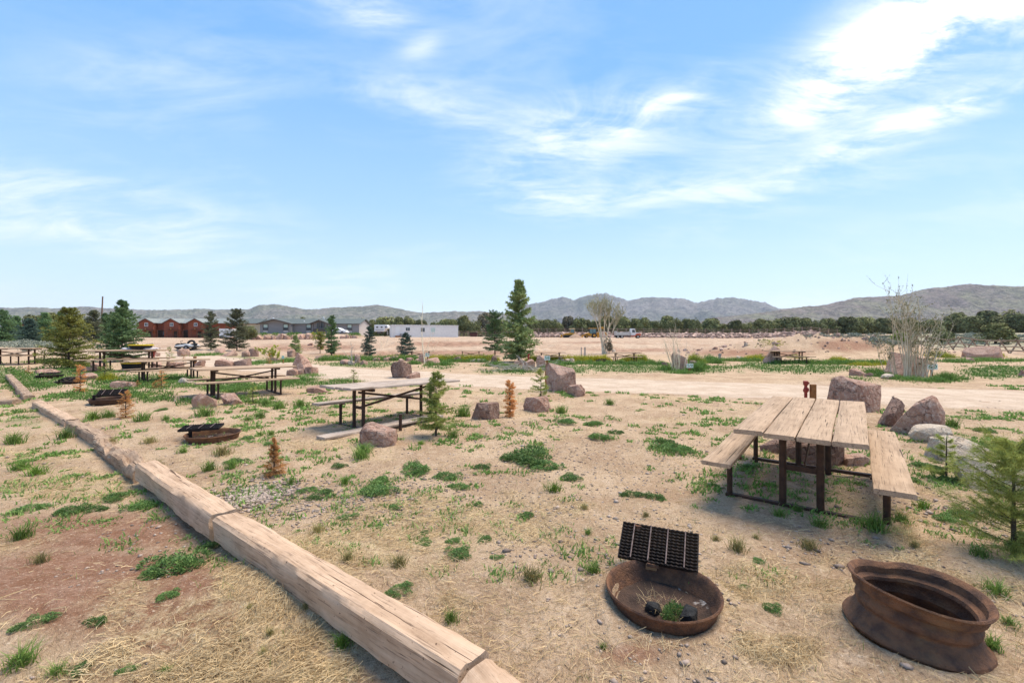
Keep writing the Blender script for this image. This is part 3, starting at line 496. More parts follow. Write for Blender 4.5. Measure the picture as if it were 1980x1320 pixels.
for k, rk in enumerate(ROCKS):
    px, py, w, h, mm, lab = rk[:6]; p = gp(px, py); q = p.y / F; d = w * q * .82; p2 = Vector((p.x * (p.y + d * .38) / p.y, p.y + d * .38, 0)); p2.z = min(p.z, h1(p2.x, p2.y))
    me = rock_mesh(300 + k * 7, w * q * 1.02, d, h * q * 1.02, 9, 3 if w > 80 else 2); o = link('boulder' if (w * q > .55) else 'rock', me, M[mm], loc=p2); o.rotation_euler = (0, 0, 0)
    tag(o, lab, 'rock', 'scattered landscaping rocks')
# ================================================================== trees and shrubs
def unit(g, n):
    v = g.normal(size=(n, 3)); return v / np.linalg.norm(v, axis=1, keepdims=True)
def needle_tris(A, B, n, ln, wd, g, spread=.9, fwd=.6):
    A, B = np.repeat(A, n, 0), np.repeat(B, n, 0); m = len(A); t = g.random((m, 1)); P = A + (B - A) * t; d = B - A; d = d / (np.linalg.norm(d, axis=1, keepdims=True) + 1e-9)
    D = d * fwd + unit(g, m) * spread; D /= np.linalg.norm(D, axis=1, keepdims=True) + 1e-9; W = np.cross(D, unit(g, m)); W /= np.linalg.norm(W, axis=1, keepdims=True) + 1e-9
    L = ln * g.uniform(.6, 1.25, (m, 1)); return np.stack([P - W * wd / 2, P + W * wd / 2, P + D * L], 1)
def conifer(seed, Ht, Rd, whorls=22, per=6, npt=9, ln=.12, wd=.03, droop=-.12, gap=.06, shape=.85, ragged=.25, lean=0.0, twigs=4):
    g = np.random.default_rng(seed); tb = MB(); A = []; B = []; lx = lean * Ht
    base = gap * Ht; ks = np.linspace(0, 1, 7); tb.tube([(lx * k * k, 0, Ht * k * .985 - .06 * (k == 0)) for k in ks], [Ht * .016 * (1 - k) + .004 for k in ks], 6)
    for w in range(whorls):
        u = (w + g.uniform(-.3, .3)) / whorls; u = min(max(u, 0), .985); h = base + (Ht - base) * u
        for b in range(max(3, int(per * (1 - .35 * u)))):
            u2 = min(max(u + g.uniform(-.6, .6) / whorls, 0), .985); h = base + (Ht - base) * u2; L = Rd * ((1 - u2) ** shape) * g.uniform(1 - ragged * 1.6, 1 + ragged * .35) + .018 * Ht
            if u < .12: L *= .75
            a = g.uniform(0, 6.283); sl_ = droop + (.75 * u ** 1.4) + g.uniform(-.12, .12); dr = np.array([math.cos(a), math.sin(a), 0])
            p0 = np.array([lx * (h / Ht) ** 2, 0, h]); pts = [p0 + dr * L * t + np.array([0, 0, L * (sl_ * t + .16 * t * t)]) for t in (0, .35, .7, 1.0)]
            if L > .1 * Rd: tb.tube([pts[0], pts[1], pts[3]], [Ht * .004, Ht * .003, Ht * .001], 3, False)
            for i in range(3): A.append(pts[i] if i else pts[0] + (pts[1] - pts[0]) * .35); B.append(pts[i + 1])
            pr = np.array([-dr[1], dr[0], 0])
            for q in range(twigs):
                t = .3 + .62 * (q + g.uniform(0, 1)) / twigs; sgn = 1 if q % 2 else -1; s = p0 + dr * L * t + np.array([0, 0, L * (sl_ * t + .16 * t * t)])
                e = s + (dr * .75 + pr * sgn * .8 + np.array([0, 0, g.uniform(-.28, .12)])) * L * .36 * (1.15 - .5 * t) * g.uniform(.7, 1.2); A.append(s); B.append(e)
    top = np.array([lx, 0, Ht]); A.append(top - np.array([0, 0, .06 * Ht])); B.append(top)
    T = needle_tris(np.array(A), np.array(B), npt, ln, wd, g); return tb, T
def put_tree(name, label, cat, base, tb, T, leaf, bark='bark', group=None, crown='crown', rz=0.0):
    t = thing(name, label, cat, base, rz, group); obj('trunk', tb, M[bark], t, 60); link(crown, tri_soup(crown, T), M[leaf], t); return t
SPRUCE = [ # px, base py, top py, half width px, leaf, label, shape options
 (1003, 699, 545, 37, 'spruce', 'tallest spruce with a ragged leaning tip beside the sign with 58', dict(whorls=30, per=8, npt=11, shape=.72, ragged=.55, lean=.012)), (957, 688, 604, 24, 'spruce_d', 'thin dark spruce with a bare lower trunk left of the tallest spruce', dict(whorls=16, per=7, npt=10, gap=.14, shape=.35, ragged=.4)),
 (236, 699, 583, 43, 'spruce_d', 'full deep green spruce behind the table with the tub', dict(whorls=24, per=9, npt=13, shape=.8, ragged=.4)), (133, 711, 597, 48, 'spruce_y', 'broad olive green spruce on the left behind the flat pink rock', dict(whorls=22, per=9, npt=12, shape=.75, ragged=.42)),
 (408, 676, 604, 17, 'spruce_g', 'slender spruce in front of the right end of the cabins', dict(shape=.5, whorls=20, ragged=.45)), (458, 677, 599, 26, 'spruce_g', 'grey green spruce in front of the white cargo trailer', dict(shape=.55, whorls=22, per=7, ragged=.4)),
 (571, 686, 648, 13, 'spruce', 'small dark conical spruce below the grey house', dict(shape=.8, whorls=14)), (641, 687, 612, 15, 'spruce_d', 'narrow dark spruce in front of the white car', dict(shape=.55, whorls=22, ragged=.45)), (619, 683, 642, 9, 'spruce_y', 'thin young yellow green spruce left of the narrow dark one', dict(shape=.3, whorls=12, gap=.2, ragged=.5)),
 (714, 689, 632, 15, 'spruce_b', 'narrow bluish spruce between the car and the white office trailer', dict(shape=.6, whorls=18, ragged=.35)), (785, 690, 643, 23, 'spruce_b', 'squat bluish spruce in front of the white office trailer', dict(shape=.85, whorls=15, per=8, ragged=.3))]
for k, (px, by, ty, hw, leaf, lab, kw) in enumerate(SPRUCE):
    p = gp(px, by); q = p.y / F; Ht = (by - ty) * q * 1.02; kw = dict(kw); kw.setdefault('npt', 9); kw['npt'] = int(kw['npt'] * 1.7); kw['per'] = kw.get('per', 6) + 2
    tb, T = conifer(900 + k, Ht, hw * q * 1.12, ln=max(.034 * Ht, .09), wd=max(.011 * Ht, .028), **kw); put_tree('spruce_tree', lab, 'tree', p, tb, T, leaf, group='spruces around the campsites')
for k, (px, ty, hw, leaf, lab) in enumerate([(4, 600, 22, 'spruce_d', 'dark spruce at the left edge of the view beside the pale one'), (18, 622, 20, 'spruce_b', 'pale bluish spruce at the left edge in front of the dark ones'), (31, 612, 16, 'spruce_d', 'dark spruce right of the pale bluish one at the left edge'), (58, 617, 18, 'spruce_b', 'greyish spruce in front of the left cabin'), (86, 605, 17, 'spruce_d', 'dark spruce left of the olive green spruce'), (117, 603, 10, 'spruce_d', 'narrow spruce tip behind the olive green spruce'), (181, 600, 18, 'spruce_g', 'spruce left of the utility pole'), (203, 606, 12, 'spruce_d', 'narrow dark spruce right behind the utility pole')]):
    Y = 70.0 + 3 * (k % 3); p = at(px, Y); Ht = CH + (HZ - ty) / F * Y - p.z; tb, T = conifer(950 + k, Ht, hw * Y / F * 1.1, whorls=24, per=9, npt=12, ln=.22, wd=.075, shape=.6, ragged=.35); put_tree('spruce_tree', lab, 'tree', p, tb, T, leaf, group='spruces near the left cabins')
SAPL = [(843, 843, 722, 42, 'pine', 'young green pine at the right end of the bleached table', dict(whorls=13, per=7, npt=22, gap=.12, shape=.7, ragged=.45)), (1046, 772, 712, 24, 'pine', 'small green pine left of the tall blocky boulder', dict(whorls=9, per=7, npt=20, gap=.05, shape=.6, ragged=.5)), (684, 741, 713, 18, 'pine', 'tiny yellow green pine seen above the bleached table', dict(whorls=7, per=6, npt=16, gap=.05)),
        (489, 781, 742, 14, 'pine', 'tiny green pine under the bench of the long table', dict(whorls=8, per=6, npt=14, gap=.08)), (1830, 926, 846, 36, 'pine', 'small feathery green pine right of the near table bench', dict(whorls=7, per=5, npt=34, gap=.12, shape=.5, ragged=.5, ln=.035, wd=.003)), (1960, 1078, 862, 100, 'pine', 'bushy green pine at the right edge of the view', dict(whorls=12, per=10, npt=52, gap=.06, shape=.4, ragged=.5, ln=.045, wd=.0026, droop=.15)), (327, 702, 670, 12, 'pine', 'bushy green pine beyond the tables left of the slender spruce', dict(whorls=8, per=6, npt=12, gap=.05)), (203, 735, 694, 18, 'pine', 'small yellow green pine left of the table with the tub', dict(whorls=8, per=6, npt=12, gap=.05, ragged=.5)),
        (986, 807, 736, 13, 'dead', 'narrow orange dead sapling between two rocks', dict(whorls=14, per=7, npt=16, gap=.06, shape=.35, ragged=.35)), (530, 918, 846, 24, 'dead', 'orange dead sapling with a bare tip left of the stone patch', dict(whorls=10, per=8, npt=22, gap=.03, shape=1.25, ragged=.3)), (243, 808, 757, 17, 'dead', 'orange dead sapling beside the fire ring with the open grate', dict(whorls=10, per=7, npt=16, gap=.04, shape=.5, ragged=.4)), (155, 758, 706, 11, 'dead', 'narrow orange dead sapling in front of the flat pink rock', dict(whorls=10, per=6, npt=14, gap=.04, shape=.35, ragged=.35)), (312, 749, 717, 11, 'dead', 'orange dead sapling below the middle picnic table', dict(whorls=8, per=6, npt=14, gap=.04, shape=.6)), (300, 750, 737, 7, 'dead', 'stubby dead sapling left of the one below the middle table', dict(whorls=5, per=6, npt=12, gap=.04, shape=.6)), (55, 722, 706, 7, 'dead', 'small dead sapling at the far left under the tables', dict(whorls=6, per=6, npt=10, gap=.04)), (266, 748, 735, 8, 'dead', 'tiny dead sapling beside the smooth mauve rock', dict(whorls=5, per=5, npt=10, gap=.04)), (354, 705, 684, 6, 'dead', 'reddish brown dead sapling behind the long table', dict(whorls=7, per=5, npt=10, gap=.04, shape=.4)), (520, 704, 682, 6, 'dead', 'brown dead sapling left of the teal site sign', dict(whorls=7, per=5, npt=10, gap=.04, shape=.4))]
for k, (px, by, ty, hw, leaf, lab, kw) in enumerate(SAPL):
    p = gp(px, by); q = p.y / F; Ht = (by - ty) * q * 1.02; tb, T = conifer(1000 + k, Ht, hw * q * 1.1, twigs=5, **{'ln': max(.05 * Ht, .022), 'wd': max(.0075 * Ht, .0035), **kw, 'npt': int(kw['npt'] * (.75 if leaf == 'dead' else 1.0)), 'whorls': int(kw['whorls'] * (1.35 if leaf == 'dead' else 1.0))})
    put_tree('pine_sapling' if leaf == 'pine' else 'dead_sapling', lab, 'sapling', p, tb, T, leaf, group='green pine saplings' if leaf == 'pine' else 'dead orange saplings', crown='needles')
# ---- junipers: a few crowns, shared
def leaf_cloud(g, lobes, n, size):
    T = []
    for (cx, cy, cz, rx, ry, rz_), k in zip(lobes, [n // len(lobes)] * len(lobes)):
        u = unit(g, k); r = g.uniform(.55, 1.08, (k, 1)) ** .6; P = np.array([cx, cy, cz]) + u * r * np.array([rx, ry, rz_]); N = u + unit(g, k) * .7 + np.array([0, 0, .35]); N /= np.linalg.norm(N, axis=1, keepdims=True)
        a = np.cross(N, unit(g, k)); a /= np.linalg.norm(a, axis=1, keepdims=True); b = np.cross(N, a); s = size * g.uniform(.5, 1.3, (k, 1))
        T.append(np.stack([P - a * s * .6 - b * s * .4, P + a * s * .6 - b * s * .3, P + b * s * .9 + N * s * .3], 1))
    T = np.concatenate(T); T[:, :, 2] = np.maximum(T[:, :, 2], .02); return T
def juniper_proto(seed, tall):
    g = np.random.default_rng(seed); lobes = [(0, 0, .48, .30, .30, .40)]
    for k in range(15):
        a = g.uniform(0, 6.283); r = g.uniform(.12, .40); z = g.uniform(.22, .80 if tall else .68); s = g.uniform(.13, .24) * (1.15 - .5 * z); lobes.append((math.cos(a) * r * (1.25 - z), math.sin(a) * r * (1.25 - z), z, s, s, s * g.uniform(.9, 1.4)))
    tb = MB(); tb.tube([(0, 0, -.05), (.02, .01, .2), (.0, .02, .5)], [.045, .035, .015], 6)
    for k in range(4):
        a = k * 1.6 + g.uniform(0, .6); tb.tube([(.01, .01, .1 + .05 * k), (math.cos(a) * .14, math.sin(a) * .14, .3 + .06 * k), (math.cos(a) * .25, math.sin(a) * .25, .5 + .05 * k)], [.022, .015, .006], 4)
    return tb.mesh('trunk', 60), tri_soup('crown', leaf_cloud(g, lobes, 5200, .05))
JP = [juniper_proto(500 + k, k % 2) for k in range(6)]
for a, b in JP: a.materials.append(M['bark'])
JMESH = {}
def juniper(px, Y, top, wpx, leaf, k, label, group):
    p = at(px, Y); Ht = (CH + (HZ - top) / F * Y) - p.z; w = min(wpx * Y / F * 1.62, 1.35 * Ht); t = thing('juniper_tree', label, 'tree', p, k * 1.3, group); t.scale = (w, w, Ht * 1.06)
    tm, cm = JP[k % 6]; key = (k % 6, leaf)
    if key not in JMESH:
        me = cm.copy(); me.materials.clear(); me.materials.append(M[leaf]); JMESH[key] = me
    link('trunk', tm, None, t); link('crown', JMESH[key], None, t); return t
LINE = [(703, 611, 18), (719, 616, 16), (745, 608, 32), (771, 612, 20), (789, 609, 32), (815, 618, 26), (842, 618, 22), (858, 615, 26), (872, 613, 24), (897, 609, 24), (916, 617, 24), (940, 604, 32), (968, 612, 24), (1030, 614, 22), (1045, 615, 22), (1058, 617, 20), (1073, 615, 22), (1098, 611, 24), (1119, 609, 24), (1136, 616, 18), (1152, 617, 18), (1173, 609, 26), (1190, 613, 20), (1206, 611, 24), (1226, 610, 28), (1244, 612, 22), (1266, 617, 22), (1290, 610, 28), (1307, 613, 22),
        (1328, 616, 20), (1345, 612, 18), (1372, 613, 30), (1396, 623, 24), (1424, 618, 32), (1444, 620, 22), (1469, 616, 26), (1486, 614, 24), (1509, 614, 32), (1530, 609, 30), (1558, 614, 28), (1580, 617, 24), (1600, 615, 28), (1620, 617, 28), (1641, 610, 30), (1668, 609, 44), (1706, 614, 34), (1736, 611, 40), (1762, 614, 36), (1800, 612, 46), (1845, 602, 56), (1872, 607, 36), (1908, 600, 50), (1945, 597, 50), (1978, 606, 44), (2020, 602, 50), (2070, 606, 50)]
MARK = [(640, 'the narrow dark spruce'), (757, "the white office trailer's left end"), (885, "the white office trailer's right end"), (1003, 'the tallest spruce'), (1148, 'the yellow backhoe'), (1214, 'the white truck'), (1315, 'the tall grey boulder'), (1494, 'the tall pink boulder'), (1657, 'the boulder behind the near table'), (1765, 'the bare willow')]
ORD = ['first', 'second', 'third', 'fourth', 'fifth', 'sixth', 'seventh', 'eighth', 'ninth', 'tenth', 'eleventh', 'twelfth']
for k, (px, top, w) in enumerate(LINE):
    mk = max([m_ for m_ in MARK if m_[0] < px], key=lambda m_: m_[0]); n = sum(1 for q in LINE if mk[0] < q[0] < px); side = '%s far juniper right of %s' % (ORD[n], mk[1])
    juniper(px, 152 + 9 * ((k * 37) % 5) / 4, top, w, ('juniper', 'juniper', 'juniper_y', 'juniper', 'juniper_g' if px in (1098, 940) else 'juniper_y')[k % 5] if px not in (1098, 940) else 'juniper_g', k, side, 'junipers of the far tree line')
for k, (px, Y, top, w, leaf, lab) in enumerate([(478, 98, 627, 26, 'juniper', 'round juniper beside the grey green spruce in front of the tan house end'), (586, 150, 613, 14, 'juniper', 'juniper top peeking over the grey house roof'), (648, 150, 613, 14, 'juniper', 'small juniper top right of the porch gable over the roof'), (1925, 58, 624, 92, 'juniper_y', 'broad light green juniper behind the log fence at the right'), (1822, 60, 632, 44, 'juniper', 'juniper behind the right stems of the willow'), (1742, 62, 638, 36, 'shrub', 'bright yellow green round shrub left behind the willow'), (70, 120, 603, 30, 'juniper', 'juniper on the rocky rise behind the left cabin'), (96, 125, 604, 26, 'juniper', 'second juniper on the rise, behind the left cabin roof'), (160, 130, 610, 26, 'juniper', 'juniper behind the olive green spruce'), (222, 100, 606, 30, 'juniper', 'juniper between the utility pole and the deep green spruce')]):
    juniper(px, Y, top, w, leaf, k + 2, lab, 'junipers around the site')
rest = []
g = np.random.default_rng(77)
N_ = 520; Yw = g.uniform(166, 300, N_); pw = np.where(np.arange(N_) > 60, np.where(np.arange(N_) % 3 > 0, g.uniform(690, 2250, N_), g.uniform(1700, 2250, N_)), g.uniform(-300, 690, N_)); Yw = Yw + np.where(pw < 690, 140, 0); Xw = (pw - CX) / F * Yw; Zw = H(Xw, Yw) - .3
for x, Y, z in zip(Xw, Yw, Zw):                        # the far wood behind, which reads as one dark mass
    s = g.uniform(4.2, 7.0) * (.8 + .0016 * Y); T = leaf_cloud(g, [(0, 0, .5, .42, .42, .5), (.2, .1, .35, .35, .3, .35), (-.2, .05, .4, .32, .3, .4)], 400, .12); rest.append(T * np.array([s * 1.1, s, s * (.55 + .25 * g.random())]) + np.array([x, Y, z]))
stuff(link('juniper_wood', tri_soup('juniper_wood', np.concatenate(rest)), M['juniper']), 'far juniper woodland merging into one dark green band', 'woodland')
# ---- bare shrubs, willow, cottonwood
def grow(tb, leaves, g, p, d, L, r, depth, spread, nb, n=4, up=.25, leafy=2, curve=.18):
    pts = [p]; rad = [r]; q = p.copy(); dd = d.copy()
    for i in range(3):
        dd = (dd + Vector(g.normal(size=3)) * curve + Vector((0, 0, up * .3))).normalized(); q = q + dd * (L / 3); pts.append(q.copy()); rad.append(r * (1 - .2 * (i + 1)))
    tb.tube(pts, rad, n, False)
    if depth <= leafy: leaves.append((pts[1], pts[3]))
    if depth == 0: return
    for k in range(nb):
        t = 1.0 if k == 0 else g.uniform(.35, .95); i = min(2, int(t * 3)); s = pts[i].lerp(pts[i + 1], min(1, t * 3 - i)); e = (dd + Vector(g.normal(size=3)) * spread + Vector((0, 0, up))).normalized()
        grow(tb, leaves, g, s, e, L * g.uniform(.55, .85), r * (.62 if k else .72), depth - 1, spread, nb, max(3, n - 1), up, leafy, curve)
def bare_shrub(name, label, cat, base, stems, leafn, leaf, lsize, seed, bark='pale_bark', twigs=3):
    """stems: list of (dx, dy, tip dx, tip dy, height, radius)"""
    g = np.random.default_rng(seed); t = thing(name, label, cat, base); tb = MB(); seg = []
    for dx, dy, tx, ty, h, r in stems:
        ks = np.linspace(0, 1, 6); bow = g.uniform(-.1, .1) * h; pts = [Vector((dx + (tx - dx) * k ** 1.5 + bow * math.sin(k * 3.1), dy + (ty - dy) * k ** 1.5, -.05 + (h + .05) * k)) for k in ks]; tb.tube(pts, [r * (1 - .85 * k) + .0015 for k in ks], 5, False)
        for q in range(twigs):
            i = int(g.integers(2, 5)); s = pts[i].lerp(pts[i + 1 if i < 5 else 5], g.random()); d = Vector((g.normal() * .45 + (tx - dx) / h * .6, g.normal() * .45, 1)).normalized(); e = s + d * h * g.uniform(.12, .30); mid = s.lerp(e, .5) + Vector(g.normal(size=3)) * .03 * h; tb.tube([s, mid, e], [r * .4, r * .3, .0012], 3, False); seg.append((mid, e))
        seg.append((pts[3], pts[5]))
    obj('stems', tb, M[bark], t, 60)
    if leafn:
        T = needle_tris(np.array([s[0][:] for s in seg]), np.array([s[1][:] for s in seg]), leafn, lsize, lsize * .55, g, 1.2, .3); link('leaves', tri_soup('leaves', T), M[leaf], t)
    return t
def fan(g, n, q, x0, x1, tx0, tx1, h0, h1_, r0, r1, dy=.25):   # stems spread over a base and a tip range (photo px scaled by q)
    return [((x0 + (x1 - x0) * u) * q, g.uniform(-dy, dy), (tx0 + (tx1 - tx0) * u + g.uniform(-14, 14)) * q, g.uniform(-dy, dy) * 2, g.uniform(h0, h1_) * q, g.uniform(r0, r1)) for u in g.random(n)]
g = np.random.default_rng(5)
p = gp(1768, 729); q = p.y / F
bare_shrub('willow_shrub', 'large bare willow with many pale stems left of the sign with 60', 'shrub', p, fan(g, 15, q, -26, 12, -42, -4, 110, 156, .020, .034) + fan(g, 12, q, -8, 22, -18, 60, 90, 118, .014, .024) + fan(g, 6, q, -52, -36, -72, -56, 55, 95, .010, .018) + fan(g, 10, q, 5, 40, 30, 95, 40, 85, .008, .016) + [(-.3, 0, -.95, .1, 172 * q, .016), (-.25, .1, -.75, 0, 160 * q, .015)], 9, 'willow_leaf', .055, 21, twigs=9)
p = gp(1312, 717); q = p.y / F
bare_shrub('bare_shrub', 'thin bare white stems in front of the tall grey boulder', 'shrub', p, fan(g, 9, q, -14, 10, -34, 8, 60, 100, .012, .02) + fan(g, 7, q, -8, 14, -14, 28, 30, 60, .007, .012), 0, None, 0, 22, twigs=3)
p = gp(681, 706); q = p.y / F
bare_shrub('bare_shrub', 'small bare white shrub forking above the rocks left of the bluish spruces', 'shrub', p, fan(g, 7, q, -2, 2, -16, 16, 26, 42, .012, .02, .05), 0, None, 0, 23, bark='dead_wood', twigs=6)
p = gp(821, 703); q = p.y / F
bare_shrub('birch_tree', 'thin leafless birch beside the small sign in front of the white office trailer', 'tree', p, [(0, 0, -.1, 0, 112 * q, .028), (0, 0, .55, .1, 60 * q, .016), (.02, 0, -.2, 0, 70 * q, .012), (.02, .02, .25, 0, 52 * q, .012), (0, .02, .8, .1, 45 * q, .01)], 0, None, 0, 24, twigs=7)
for lab, px, by, tp, sd_ in (('pale leafless shrub on the slope right of the narrow bluish spruce', 745, 668, 648, 25), ('yellow green budding shrub behind the long table', 527, 700, 668, 26), ('yellow green budding shrub in front of the rock retaining wall', 618, 670, 640, 27)):
    p = gp(px, by); q = p.y / F; bare_shrub('bare_shrub', lab, 'shrub', p, fan(g, 14, q, -10, 10, -20, 20, (by - tp) * .6, by - tp, .008, .014), 0 if sd_ == 25 else 14, 'mustard', .11 if sd_ != 25 else 0, sd_, twigs=4)
def cottonwood():
    p = gp(1167, 684); q = p.y / F; g = np.random.default_rng(31); t = thing('cottonwood_tree', 'vase shaped cottonwood with hazy olive young leaves above the dirt field', 'tree', p); tb = MB(); seg = []
    for dx, tx, h, r in ((-.05, -.35, 62, .10), (.12, .55, 60, .075), (.02, .1, 66, .07), (.25, .95, 52, .05), (-.02, -.75, 70, .05)):
        H_ = h * q; a = Vector((dx, 0, -.1)); b = Vector((dx + (tx - dx) * .35, .05, H_ * .5)); c = Vector((tx, .0, H_)); tb.tube([a, b, c], [r, r * .75, r * .5], 7, False); d = (c - b).normalized()
        for k in range(6):
            e = (d + Vector(g.normal(size=3)) * .22 + Vector((0, 0, .25))).normalized(); grow(tb, seg, g, b.lerp(c, g.uniform(.45, 1)), e, 21 * q * g.uniform(.7, 1.1), r * .35, 3, .36, 3, 4, .25, 2, .1)
    obj('trunk', tb, M['pale_bark'], t, 60); T = needle_tris(np.array([s[0][:] for s in seg]), np.array([s[1][:] for s in seg]), 8, .06, .034, g, 1.3, .3)
    link('crown', tri_soup('crown', T), M['willow_leaf'], t)
    g2 = np.random.default_rng(33); link('lower_foliage', tri_soup('lower_foliage', leaf_cloud(g2, [(.35, -.1, .9, .35, .3, .55), (.55, 0, .6, .25, .2, .4)], 420, .10)), M['juniper_g'], t)
cottonwood()
def brush_pile():
    g = np.random.default_rng(41); a, b = gp(955, 712), gp(1040, 722); c = (a + b) / 2; c.z = h1(c.x, c.y); t = thing('brush_pile', 'heap of bleached dead branches below the tallest spruce', 'brush'); t.location = c
    for k in range(46):
        s = Vector((g.uniform(-1.1, 1.3), g.uniform(-.55, .55), 0)); s.z = h1(c.x + s.x, c.y + s.y) - c.z + g.uniform(.0, .22); an = g.normal(0, .5) + (math.pi if g.random() < .5 else 0); L = g.uniform(.5, 1.3); d = Vector((math.cos(an), math.sin(an) * .7, g.uniform(-.12, .3)))
        tb = MB(); m1 = s + d * L * .5 + Vector(g.normal(size=3)) * .06; e = s + d * L
        for q_ in (m1, e): q_.z = max(q_.z, h1(c.x + q_.x, c.y + q_.y) - c.z + .02)
        r = g.uniform(.008, .018); tb.tube([s, m1, e], [r, r * .7, r * .25], 5)
        for j in range(3): w = m1.lerp(e, g.random()); tb.tube([w, w + (d + Vector(g.normal(size=3)) * .6).normalized() * L * .28 + Vector((0, 0, .08))], [r * .4, .002], 3, False)
        obj('branch', tb, M['dead_wood'], t, 60)
    for k in range(7):
        tb = MB(); x = .55 + g.uniform(-.1, .12); tb.tube([(x, g.uniform(-.2, .2), .0), (x - .15 + g.uniform(-.1, .1), 0, .4), (x - .4 + g.uniform(-.2, .1), .05, g.uniform(.6, .85))], [.012, .009, .003], 5); obj('branch', tb, M['dead_wood'], t, 60)
brush_pile()
# ================================================================== timbers
def timber_mesh(L, w, h, seed, rot=0.0):
    g = random.Random(seed); nx, nc = max(8, int(L / .045)), 24; V = []; Fc = []
    for i in range(nx + 1):
        x = -L / 2 + L * i / nx; e = min(i, nx - i)
        for k in range(nc):
            a = 2 * math.pi * (k + .5) / nc; c, s = math.cos(a), math.sin(a); q = (abs(c) ** 8 + abs(s) ** 8) ** (-1 / 8); V.append([x, c * q * w / 2, s * q * h / 2])
    A = np.array(V); k0 = 9.0
    n = (fbm(A[:, 0] * 2.2 + seed, A[:, 1] * 9 + A[:, 2] * 7, seed, 3) - .5) * (.030 + .03 * rot) + (fbm(A[:, 0] * 9 + seed, A[:, 1] * 30 - A[:, 2] * 26, seed + 2, 3) - .5) * (.010 + .030 * rot)
    rad = np.hypot(A[:, 1], A[:, 2]); A[:, 1] *= 1 + n / rad; A[:, 2] *= 1 + n / rad
    if rot:                                           # hollows rotted into the top
        pit = np.clip(fbm(A[:, 0] * 3.2 + seed, A[:, 1] * 8, seed + 7, 3) - .48, 0, 1) * 1.1 * rot; A[:, 2] -= np.where(A[:, 2] > 0, pit * .25, 0)
    A[:, 0] += (fbm(A[:, 1] * 12, A[:, 2] * 12, seed + 4) - .5) * .06 * (np.abs(A[:, 0]) > L / 2 - .01)
    for i in range(nx):
        for k in range(nc): Fc.append((i * nc + k, i * nc + (k + 1) % nc, (i + 1) * nc + (k + 1) % nc, (i + 1) * nc + k))
    mb = MB(); mb.v = [tuple(v) for v in A]; mb.f = Fc; n0 = len(mb.v)
    for i, sgn in ((0, 1), (nx, -1)):
        ring = [i * nc + k for k in range(nc)]; c = np.mean(A[ring], 0); mb.v.append(tuple(c + np.array([.012 * sgn, 0, 0]))); ci = len(mb.v) - 1; mb.f += [(ring[k], ring[(k + 1) % nc], ci) for k in range(nc)]
    return mb.mesh('timber', 38)
TB = [((-.145, 1.90), (.58, .96), .215, .205, 'timber', 0.45, 'short splintered timber end in the bottom foreground', .10), ((-.16, 1.93), (-2.26, 3.53), .20, .20, 'timber', 0.0, 'long pale squared timber nearest the camera', .10), ((-2.30, 3.56), (-4.12, 5.02), .21, .20, 'timber', .12, 'second squared timber from the camera with weathered cracks', .10), ((-4.20, 5.10), (-6.08, 6.62), .21, .19, 'timber_old', 1.0, 'rotten crumbling timber in the border line', .09), ((-6.15, 6.72), (-8.15, 8.25), .20, .19, 'timber_old', .35, 'grey timber just beyond the rotten one', .09), ((-8.25, 8.35), (-11.25, 10.55), .20, .18, 'timber', .1, 'last timber before the gap in the border line', .07), ((-12.6, 11.6), (-20.6, 18.2), .20, .19, 'timber_old', .25, 'long far timber beyond the gap at the left edge', .07), ((-12.3, 11.05), (-15.2, 11.35), .2, .19, 'timber_old', .2, 'grey timber lying crosswise at the left edge', .07)]
for k, (a, b, w, h, mm, rt, lab, up) in enumerate(TB):
    a, b = Vector(a), Vector(b); c = (a + b) / 2; L = (b - a).length; an = math.atan2((b - a).y, (b - a).x); nrm = Vector((math.sin(an), -math.cos(an))); zz = [h1(q.x + nrm.x * s, q.y + nrm.y * s) for q in (a, b) for s in (-.25, .25)]; za, zb = (zz[0] + zz[1]) / 2, (zz[2] + zz[3]) / 2; top = .10 if k < 3 else None
    if top is not None: z0 = z1 = .10 - h / 2
    else: z0, z1 = za + up + .03 - h / 2, zb + up + .03 - h / 2
    o = link('timber', timber_mesh(L, w, h, 60 + k, rt), M[mm], loc=(c.x, c.y, (z0 + z1) / 2)); o.rotation_euler = (0, -math.atan2(z1 - z0, L), an); tag(o, lab, 'timber', 'landscape timbers edging the campsites')
# ================================================================== picnic tables
def board_mesh(L, w, t, seed, nail=True):
    g = random.Random(seed); nx = 14; V = []; Fc = []; prof = [(-w / 2 + .006, -t / 2), (w / 2 - .006, -t / 2), (w / 2, -t / 2 + .005), (w / 2, t / 2 - .007), (w / 2 - .009, t / 2), (0, t / 2 + .0), (-w / 2 + .009, t / 2), (-w / 2, t / 2 - .007), (-w / 2, -t / 2 + .005)]; n = len(prof); ph = g.uniform(0, 6); cup = g.uniform(-.004, .003); dl, dr = g.uniform(-.012, .012), g.uniform(-.012, .012)
    for i in range(nx + 1):
        x = (-L / 2 + dl) + (L + dr - dl) * i / nx
        for k, (y, z) in enumerate(prof): V.append((x + (y * g.uniform(-.02, .02) if i in (0, nx) else 0), y + .004 * math.sin(x * 2.1 + ph) + g.uniform(-.0012, .0012), z + .004 * math.sin(x * 1.5 + ph * 2) + (cup if k == 5 else 0) + g.uniform(-.001, .001)))
    for i in range(nx):
        for k in range(n): Fc.append((i * n + k, i * n + (k + 1) % n, (i + 1) * n + (k + 1) % n, (i + 1) * n + k))
    Fc += [tuple(range(n)), tuple(nx * n + k for k in range(n - 1, -1, -1))]; mb = MB(); mb.v = V; mb.f = Fc; return mb.mesh('plank', 45)
LT = 2.4; TOPM = [board_mesh(LT, .232, .04, 10 + k) for k in range(8)]; BENM = [board_mesh(LT, .25, .04, 30 + k) for k in range(4)]
